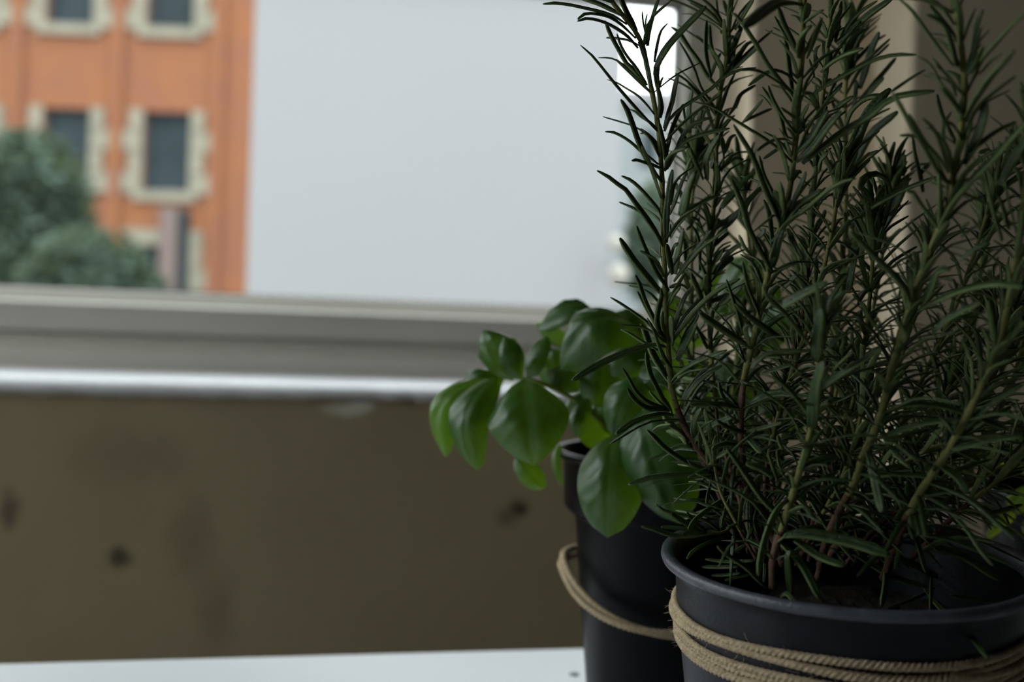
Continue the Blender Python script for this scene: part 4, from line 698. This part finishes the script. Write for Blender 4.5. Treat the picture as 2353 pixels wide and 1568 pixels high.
 ('S5', Mm, [(830, 550), (700, 300), (400, 0), (0, -400)], 120, -.01), ('S5', Mm, [(700, 1100), (740, 950), (650, 810)], 80, -.01), ('S6', Mm, [(1960, 1176), (1920, 900), (1870, 550)], 90, -.01),
 ('S2', N_, [(700, 600), (900, 480), (1100, 380), (1300, 290)], 110, -.01), ('S2', N_, [(1280, 730), (1400, 520), (1520, 400)], 84, -.012), ('S2', N_, [(1130, 1340), (1160, 1050), (1200, 800), (1230, 650)], 125, -.012, .8), ('S9', N_, [(830, 720), (980, 590), (1170, 460)], 42),
 ('S2', N_, [(1100, 1180), (900, 930), (700, 680), (500, 500), (420, 320)], 76, -.02), ('S3', N_, [(700, 1060), (450, 900), (250, 750), (60, 590)], 100, -.014), ('S9', N_, [(690, 390), (800, 270), (920, 160)], 52, -.004),
 ('S9', N_, [(1000, 940), (1130, 910)], 34), ('S9', N_, [(1580, 430), (1620, 200), (1680, -60)], 60), ('S14', N_, [(1390, 320), (1480, 210), (1580, 175)], 52), ('S14', N_, [(1750, 310), (1900, 210), (2030, 140)], 60), ('S14', N_, [(1700, 600), (1800, 440), (1900, 350)], 40), ('S14', N_, [(1320, 1180), (1420, 1060), (1570, 970)], 60),
 ('S2', Q, [(1080, 1075), (1110, 750), (1170, 420), (1260, 195)], 125, -.02, .8), ('S2', Q, [(1060, 40), (700, 40), (450, 90), (270, 270)], 74, .0, .3), ('S3', Q, [(400, 350), (650, 270), (850, 220)], 54, -.006), ('S14', Q, [(1220, 770), (1500, 690), (1740, 570)], 42, -.01, .4), ('S3', Q, [(230, 780), (500, 640), (800, 600)], 112, -.008),
 ('S2', Q, [(1130, 900), (1350, 700), (1300, 780)], 60), ('S2', Q, [(1120, 1000), (950, 750), (700, 480), (560, 380)], 80, -.006), ('S2', Q, [(1200, 560), (1500, 340), (1800, 150), (2000, 0)], 70, -.01), ('S2', Q, [(1380, 310), (1500, 180), (1650, 40)], 70, -.01, .2), ('S3', Q, [(220, 1140), (430, 1080), (700, 1010)], 46, -.01),
]:
    T_(key, org, pts, wd, *rest)
Z = (1800, 900); zc = 5.8825/2.347
for key, pts, wd, *rest in [
 ('S2', [(0, 775), (120, 765), (250, 785), (400, 820), (575, 882)], 62, -.014, .8), ('S2', [(60, 800), (110, 830), (200, 890), (330, 940)], 46, -.01), ('S5', [(455, 320), (480, 400), (500, 500), (530, 650)], 46, -.014, .6), ('S5', [(530, 220), (600, 330), (680, 410)], 30, -.01),
 ('S6', [(770, 570), (870, 620), (980, 730), (1060, 850), (1130, 940)], 26, -.02, .4), ('S19', [(760, 1060), (840, 1160), (940, 1250), (1040, 1350), (1100, 1440)], 28, -.05), ('S19', [(300, 860), (400, 880), (520, 960), (650, 1020), (780, 1055)], 36, -.01), ('S19', [(560, 880), (550, 1050), (530, 1160)], 40, -.012),
 ('S19', [(670, 670), (720, 800), (770, 980)], 32, -.01), ('S19', [(800, 980), (795, 1190)], 26, -.012), ('S19', [(820, 1060), (700, 1120), (560, 1170)], 16, -.01), ('S5', [(500, 200), (560, 120), (640, 75), (800, 70), (1000, 120), (1230, 215)], 30, -.01), ('S5', [(520, 250), (600, 220), (760, 170), (960, 150)], 30, -.012),
 ('S6', [(900, 310), (1100, 265), (1290, 240)], 26, -.01), ('S6', [(840, 390), (950, 470), (990, 550)], 50, -.004), ('S5', [(440, 460), (540, 445), (680, 450), (800, 460)], 22), ('S2', [(60, 590), (160, 500), (300, 430)], 24), ('S2', [(120, 410), (200, 370), (290, 350)], 40), ('S6', [(700, 670), (720, 780)], 60, -.006), ('S2', [(40, 1100), (20, 900), (40, 860)], 30),
 ('S2', [(-10, 820), (100, 930), (200, 1120)], 50, -.006), ('S5', [(250, 760), (180, 640), (130, 560)], 30), ('S6', [(760, 560), (880, 540), (960, 550)], 24), ('S18', [(1000, 600), (1150, 480), (1290, 430)], 26), ('S18', [(950, 640), (1100, 660), (1290, 610)], 26), ('S6', [(980, 200), (1130, 60), (1298, -40)], 26),
 ('S18', [(830, 1000), (700, 930), (600, 900)], 40), ('S19', [(900, 1100), (1100, 1130), (1250, 1140)], 26), ('S19', [(740, 830), (950, 880), (1170, 1020)], 44, -.01), ('S2', [(-15, 1110), (20, 1090), (75, 1155)], 16, -.012)]:
    T_(key, Z, [(x*zc, y*zc) for x, y in pts], wd*zc, *rest)
print('traced leaves', nleaf)

# procedural filling: opposite pairs of needles at nodes up each stem, with small axillary tufts; the nearest become leaf parts
fillrng = random.Random(99); fill_v = []; fill_f = []; fill_mi = []
FILL = {'S1': (.0, .02), 'S2': (.1, .012), 'S3': (.2, .010), 'S4': (.12, .0085), 'S5': (.15, .0095), 'S6': (.1, .009), 'S7': (.1, .008), 'S8': (.2, .008), 'S9': (.12, .0075), 'S10': (.15, .0075), 'S11': (.12, .0075), 'S12': (.1, .008), 'S13': (.15, .008), 'S14': (.12, .0075), 'S15': (.15, .008), 'S17': (.15, .008), 'S18': (.1, .008), 'S19': (.1, .008), 'S20': (.2, .01), 'S16': (.5, .02), 'S21': (.1, .0075), 'S22': (.1, .0075), 'S23': (.15, .0075), 'S24': (.1, .0075), 'S25': (.1, .0075), 'S26': (.1, .008), 'S27': (.1, .0075), 'S28': (.1, .0068), 'S29': (.1, .0068), 'S30': (.1, .0068), 'S31': (.1, .0068), 'S32': (.1, .0068), 'S33': (.1, .007), 'S34': (.1, .007)}
extra = []
for key, (start, step) in FILL.items():
    sp_ = stem_path[key][1]; n = len(sp_); L = [0]
    for i in range(1, n): L.append(L[-1]+(sp_[i]-sp_[i-1]).length)
    s = L[-1]*start; a0 = fillrng.random()*3.14; free_top = key not in ('S3', 'S4', 'S5', 'S7', 'S1')
    while s < L[-1]:
        i = max(1, min(n-1, next((j for j in range(n) if L[j] >= s), n-1))); p = sp_[i]; T = (sp_[i]-sp_[i-1]).normalized()
        Nn = T.orthogonal().normalized(); Bn = T.cross(Nn); tt = s/L[-1]
        top = tt > .86 and free_top
        for kk in range(6 if top else 4):
            a = a0+math.pi*(kk % 2)+fillrng.gauss(0, .25)+(1.57 if kk >= 2 else 0)*(.5+.3*fillrng.random()); tuft = kk >= 2 and not top
            if kk >= 3 and not top and fillrng.random() < .45: continue
            if key == 'S1' and kk > 1: continue
            rad = Nn*math.cos(a)+Bn*math.sin(a)
            hug = key in ('S3', 'S5', 'S7', 'S6', 'S4') and tt > .45 and rad.dot(FW) < .1
            ln = fillrng.uniform(.016, .029)*(.55 if tuft else 1)*(1-.35*max(0, tt-.8)/.2); ang = math.radians(fillrng.uniform(35, 62) if not top else fillrng.uniform(8, 35))
            if tt < .35: ang += .25
            if hug: ang = math.radians(fillrng.uniform(14, 30)); ln *= .8
            d = T*math.cos(ang)+rad*math.sin(ang); bend = (rad*.25+V((0, 0, -.28 if tt < .7 else -.1))+V((fillrng.gauss(0, .15), fillrng.gauss(0, .15), 0)))*ln
            p0 = p+rad*.0006; p1 = p0+d*ln*.5; p2 = p0+d*ln*.95+bend*.55
            extra.append((key, [p0, p1, p2], fillrng.uniform(.0016, .0024)*(.8 if tuft else 1), (T*.7+rad*-.35+V((0, 0, .35))), fillrng.uniform(-.8, .8)))
        a0 += 1.57+fillrng.gauss(0, .15); s += step*fillrng.uniform(.85, 1.2)*(.55 if top else 1)*(.62 if tt < .6 else .85)
# keep needles out of the soil / pot wall
keep = []
for e in extra:
    ok_ = True
    for q in e[1]:
        dx, dy = q.x-RC.x, q.y-RC.y; hz = (q.z-RC.z)
        if hz < .002 and math.hypot(dx, dy) > .055: ok_ = False
        if hz < -.024: ok_ = False
    if (e[1][2]-CAM).dot(FW) < .225: ok_ = False
    if ok_: keep.append(e)
keep.sort(key=lambda e: (e[1][1]-CAM).dot(FW)); nind = max(0, 298-nleaf)
for j, (key, pth, wd, hint, tw) in enumerate(keep):
    if j % max(1, len(keep)//max(1, nind)) == 0 and nind > 0:
        v_, f_, mi = leaf_geo(pth, wd, hint, SEC2, 7, tw); mesh_obj('leaf', v_, f_, [ros_top, ros_und, M['lit_margin']], stem_obj[key], True, mi); nind -= 1; nleaf += 1
    else:
        v_, f_, mi = leaf_geo(pth, wd, hint, SEC2, 7, tw); b = len(fill_v); fill_v += v_; fill_f += [tuple(x+b for x in f) for f in f_]; fill_mi += mi
o = mesh_obj('foliage', fill_v, fill_f, [ros_top, ros_und, M['lit_margin']], ros, True, fill_mi); o['kind'] = 'stuff'
print('leaf parts', nleaf, 'fill', len(keep))

# ------------------------------------------------------------------ basil
BD = .48; BC = P(1539, 1036, BD); BH = BC.z-TZ
bas = empty('potted_basil', (BC.x, BC.y, TZ), label='green basil in a slim black pot with a loose twine loop, left of the rosemary', category='potted plant')
def bpf(q): return V((BC.x+q.x, BC.y+q.y, BC.z+q.z))
prof = [(.0005, -BH+.002), (.031, -BH+.002), (.0335, -BH), (.0345, -BH+.003), (.0440, -.034), (.0452, -.0305), (.0487, -.0285), (.0498, -.027), (.0505, -.0060), (.0515, -.0046), (.0538, -.0040), (.0550, -.0026), (.0550, -.0010), (.0540, 0), (.0520, -.0004), (.0508, -.002), (.0495, -.015), (.047, -.030)]
v_, f_ = lathe(prof, bpf, 96); mesh_obj('pot', v_, f_, M['black_plastic'], bas, True)
vs = []; fs = []
for i in range(15):
    r = .0482*i/14
    for j in range(40):
        a = 2*math.pi*j/40; x, y = r*math.cos(a), r*math.sin(a); vs.append(bpf(V((x, y, -.018+.004*noise.noise(V((x*70, y*70, 3)))))))
for i in range(14):
    for j in range(40): fs.append((i*40+j, (i+1)*40+j, (i+1)*40+(j+1) % 40, i*40+(j+1) % 40))
mesh_obj('soil', vs, fs, M['soil'], bas)['kind'] = 'stuff'
zl = P(1303, 1300, BD).z-BC.z
for s in range(3):
    def ring(a, s=s):
        c = V((math.cos(a), math.sin(a), 0)); side = c.dot(-r0); fr = c.dot(-f0)
        r = .0452+max(0, side)*.0035+.0012*math.sin(3*a+s)+.0006+(s == 2)*.0012; z = zl-.008*(1-side)*.0-.019*fr*(fr > 0)-.004*(fr > 0)*abs(c.dot(r0))*0+.0022*s*(1 if s < 2 else .4)+.0012*math.sin(2*a+s*2)
        return bpf(c*r+V((0, 0, z)))
    v_, f_ = rope(ring, .0016, 700, 44, s*1.3); mesh_obj('twine_strand', v_, f_, M['twine'], bas, True)

def basil_leaf(base, tip, wpx, arch, droop=.55, roll=0, name='leaf', m_='basil', parent=None, seed=0, fold=0, dpt=None, pucker=1.0):
    """base/tip = (px, py, depth); arch = (across-right, up, toward camera) offset of the middle in fractions of the length."""
    a, b = P(*base), P(*tip); ln = (b-a).length; ax = (b-a).normalized()
    off = (RT*arch[0]+UP*arch[1]-FW*arch[2])*ln
    wm = wpx*((base[2]+tip[2])/2)/FPX; nu, nv = 17, 25
    nrm = off-ax*off.dot(ax); nrm = nrm.normalized() if nrm.length > 1e-5 else -FW
    W = ax.cross(nrm).normalized(); c, s = math.cos(roll), math.sin(roll); W, nrm = W*c+nrm*s, nrm*c-W*s
    vs = []; uv = []; fs = []; sd = seed*3.7
    for j in range(nv):
        t = j/(nv-1); mid = a.lerp(b, t)+off*(4*t*(1-t))*.9
        w_ = (max(0, 1-abs(2*t**.88-1)**2.3)**.44)*wm/2+.0004
        tan = (ax+off*(4*(1-2*t))*.9/ln).normalized(); nn = (nrm-tan*nrm.dot(tan)).normalized(); ww = W
        for i in range(nu):
            u = -1+2*i/(nu-1); au = abs(u)
            ridge = (.5-.5*math.cos((t-au*.38)*32))*math.sin(math.pi*min(1, au*1.05))*.024*pucker
            groove = -.03*math.exp(-(u/.08)**2)
            nz = noise.noise(V((u*1.6+sd, t*2.6, sd)))*.05*pucker+noise.noise(V((u*5+sd, t*8, sd)))*.012*pucker
            h = (-droop*au**1.7*w_*(1-fold)*.8)+fold*au*w_+(ridge+groove+nz)*wm*1.2*min(1, 6*t*(1-t)+.1)
            edge = 1-.20*droop*au**2
            vs.append(mid+ww*(u*w_*edge)+nn*h); uv.append((i/(nu-1), t))
    for j in range(nv-1):
        for i in range(nu-1): fs.append((j*nu+i, j*nu+i+1, (j+1)*nu+i+1, (j+1)*nu+i))
    o = mesh_obj(name, vs, fs, M[m_], parent or bas, True, None, uv); return o
leaves = [
 ((1203, 872, .445), (1228, 1070, .430), 205, (-.02, .10, .42), .55, 0, 'basil', 1),
 ((1140, 868, .450), (1096, 1082, .445), 110, (-.22, .10, .28), .7, .5, 'basil', 2),
 ((1125, 868, .458), (1022, 1050, .455), 105, (-.32, .16, .20), .8, .5, 'basil_light', 3),
 ((1178, 876, .455), (1112, 758, .450), 118, (-.10, .04, .34), .9, .1, 'basil', 4),
 ((1200, 872, .450), (1158, 772, .442), 84, (.14, .06, .3), 1.0, -.2, 'basil', 5),
 ((1212, 868, .462), (1258, 772, .462), 78, (-.16, .08, .25), .8, .4, 'basil', 6),
 ((1392, 768, .470), (1236, 758, .462), 118, (.05, .46, .2), .6, 0, 'basil', 7),
 ((1330, 800, .478), (1234, 742, .474), 70, (-.1, -.12, .15), .4, .2, 'basil_light', 8),
 ((1360, 795, .462), (1326, 712, .455), 74, (-.2, .1, .3), .8, .1, 'basil', 9),
 ((1468, 752, .452), (1288, 850, .438), 165, (-.10, .32, .42), .6, 0, 'basil', 10),
 ((1500, 790, .458), (1395, 735, .450), 92, (.1, .35, .2), .8, .2, 'basil', 11),
 ((1500, 800, .452), (1405, 865, .444), 110, (-.1, .28, .3), .7, 0, 'basil', 12),
 ((1352, 915, .450), (1326, 1008, .444), 50, (-.1, .05, .25), .8, .3, 'basil', 13),
 ((1188, 1046, .462), (1252, 1122, .460), 62, (.05, -.05, .2), .6, .3, 'basil', 14),
 ((1412, 1000, .425), (1396, 1236, .415), 168, (-.04, .06, .26), .55, 0, 'basil', 15),
 ((1480, 940, .418), (1565, 1205, .408), 205, (-.12, .12, .24), .6, 0, 'basil', 16),
 ((1478, 868, .430), (1412, 1010, .424), 110, (-.1, .15, .28), .7, .25, 'basil', 17),
 ((1286, 1022, .468), (1291, 1116, .466), 24, (-.15, .02, .1), .4, .4, 'basil_light', 18),
 ((1260, 850, .458), (1330, 900, .452), 80, (.05, .25, .2), .7, -.2, 'basil', 19),
 ((1560, 860, .440), (1470, 890, .428), 120, (0, .35, .3), .7, 0, 'basil', 20),
 ((1620, 790, .470), (1520, 700, .460), 110, (-.15, .28, .2), .7, .2, 'basil', 21),
 ((1570, 700, .49), (1500, 745, .48), 80, (0, .4, .2), .7, 0, 'basil', 22),
 ((1640, 720, .485), (1740, 600, .480), 110, (.1, .3, .25), .7, 0, 'basil', 23),
 ((1720, 800, .480), (1800, 700, .470), 130, (.1, .3, .25), .7, 0, 'basil', 24),
 ((1660, 820, .470), (1720, 960, .455), 150, (.1, .2, .3), .7, 0, 'basil', 25),
 ((1600, 900, .450), (1640, 1060, .430), 160, (.1, .2, .3), .7, 0, 'basil', 26),
 ((1740, 900, .480), (1840, 1010, .465), 150, (.15, .3, .25), .7, 0, 'basil', 27),
 ((1680, 690, .50), (1610, 620, .50), 100, (-.1, .3, .2), .7, .2, 'basil', 28),
 ((1720, 960, .47), (1760, 1130, .455), 150, (.1, .2, .25), .7, 0, 'basil_light', 29),
 ((1390, 830, .466), (1370, 940, .462), 120, (0, .1, .25), .6, .1, 'basil', 30),
 ((1580, 950, .495), (1480, 880, .490), 150, (-.05, .2, .2), .6, 0, 'basil', 39),
 ((1660, 930, .505), (1575, 840, .500), 160, (-.05, .2, .2), .6, 0, 'basil', 40),
 ((1520, 880, .490), (1540, 760, .488), 130, (0, .1, .2), .6, 0, 'basil', 41),
 ((1700, 960, .505), (1680, 850, .500), 150, (0, .1, .2), .6, 0, 'basil', 42),
 ((1290, 905, .472), (1255, 800, .470), 105, (-.05, .05, .2), .7, .2, 'basil', 32),
 ((1420, 1030, .478), (1335, 950, .470), 110, (-.05, .15, .2), .7, .2, 'basil', 33),
 ((1450, 1000, .475), (1395, 895, .470), 120, (.05, .1, .2), .7, 0, 'basil', 34),
 ((1480, 900, .480), (1460, 800, .478), 130, (0, .1, .2), .7, 0, 'basil', 35),
 ((1300, 880, .470), (1350, 810, .468), 100, (.1, .1, .2), .8, 0, 'basil', 36),
 ((1360, 900, .474), (1300, 960, .468), 70, (-.1, .2, .2), .8, .1, 'basil', 37),
 ((1160, 870, .465), (1060, 905, .462), 90, (-.1, .30, .2), .8, .3, 'basil', 38),
 ((1460, 900, .455), (1400, 960, .450), 90, (-.1, .2, .25), .6, .1, 'basil', 31),
]
for (b_, t_, w_, ar, dr, rl, mt, sd) in leaves:
    basil_leaf(b_, t_, w_, ar, dr, rl, 'leaf', mt, bas, sd)
for pts, wd in (([(1500, 1070, .49), (1440, 1010, .47), (1400, 985, .455), (1340, 935, .45), (1290, 900, .448), (1212, 870, .448)], 13), ([(1290, 900, .449), (1240, 880, .452), (1180, 866, .455)], 11), ([(1540, 1070, .49), (1530, 950, .475), (1500, 850, .46), (1468, 752, .455)], 14),
                ([(1500, 850, .461), (1440, 810, .468), (1392, 768, .472)], 11), ([(1520, 1070, .485), (1470, 1000, .45), (1412, 1000, .428)], 11), ([(1560, 1060, .485), (1520, 980, .44), (1480, 940, .42)], 12), ([(1580, 1070, .49), (1620, 900, .485), (1650, 760, .487), (1640, 700, .49)], 13),
                ([(1600, 1070, .50), (1690, 930, .485), (1730, 800, .482)], 13), ([(1410, 990, .456), (1440, 930, .45), (1478, 868, .432)], 10)):
    p_ = spline([P(*q) for q in pts], 14); v_, f_ = tube(p_, [wd/2*.46/FPX*(1.15-.4*i/13) for i in range(14)], 8); mesh_obj('stem', v_, f_, M['basil_stem'], bas, True)

# ------------------------------------------------------------------ third pot, mostly hidden at the far right
HD = .50; HC = P(2480, 1120, HD)
hb = empty('potted_herb', (HC.x, HC.y, TZ), label='pale green leafy herb in a black pot behind the rosemary, at the right edge', category='potted plant')
hf = lambda q: V((HC.x+q.x, HC.y+q.y, HC.z+q.z)); hh = HC.z-TZ
v_, f_ = lathe([(.0005, -hh+.002), (.030, -hh+.002), (.033, -hh), (.044, -.010), (.048, -.008), (.0485, -.001), (.047, 0), (.045, -.002), (.043, -.02)], hf, 64); mesh_obj('pot', v_, f_, M['black_plastic'], hb, True)
v_, f_ = lathe([(.0005, -.014), (.02, -.013), (.0438, -.015)], hf, 32); mesh_obj('soil', v_, f_, M['soil'], hb)
rr = random.Random(21)
for i in range(9):
    a = rr.uniform(0, 6.28); px = 2440+rr.uniform(-60, 90); 
    q = [P(2470+10*math.cos(a), 1140, HD), P(2450+40*math.cos(a), 1080, HD), P(2425+90*math.cos(a), 1000+60*rr.random(), HD+.015*math.sin(a))]
    v_, f_ = tube(spline(q, 10), .0011, 6); mesh_obj('stem', v_, f_, M['basil_stem'], hb, True)
for (bx, by, tx, ty, wd, d) in ((2400, 1150, 2312, 1158, 46, .47), (2390, 1120, 2335, 1180, 34, .465), (2420, 1180, 2352, 1225, 50, .46), (2330, 1180, 2268, 1236, 26, .455), (2430, 1050, 2330, 1010, 70, .49), (2450, 980, 2360, 940, 70, .5), (2480, 1000, 2560, 960, 80, .5), (2420, 930, 2350, 730, 60, .51), (2380, 1090, 2200, 1060, 60, .49), (2500, 1080, 2600, 1120, 80, .48), (2440, 1020, 2480, 900, 80, .5), (2460, 1090, 2430, 1200, 70, .455)):
    basil_leaf((bx, by, d+.01), (tx, ty, d), wd, (.05, .2, .2), .5, .2, 'leaf', 'herb', hb, bx)
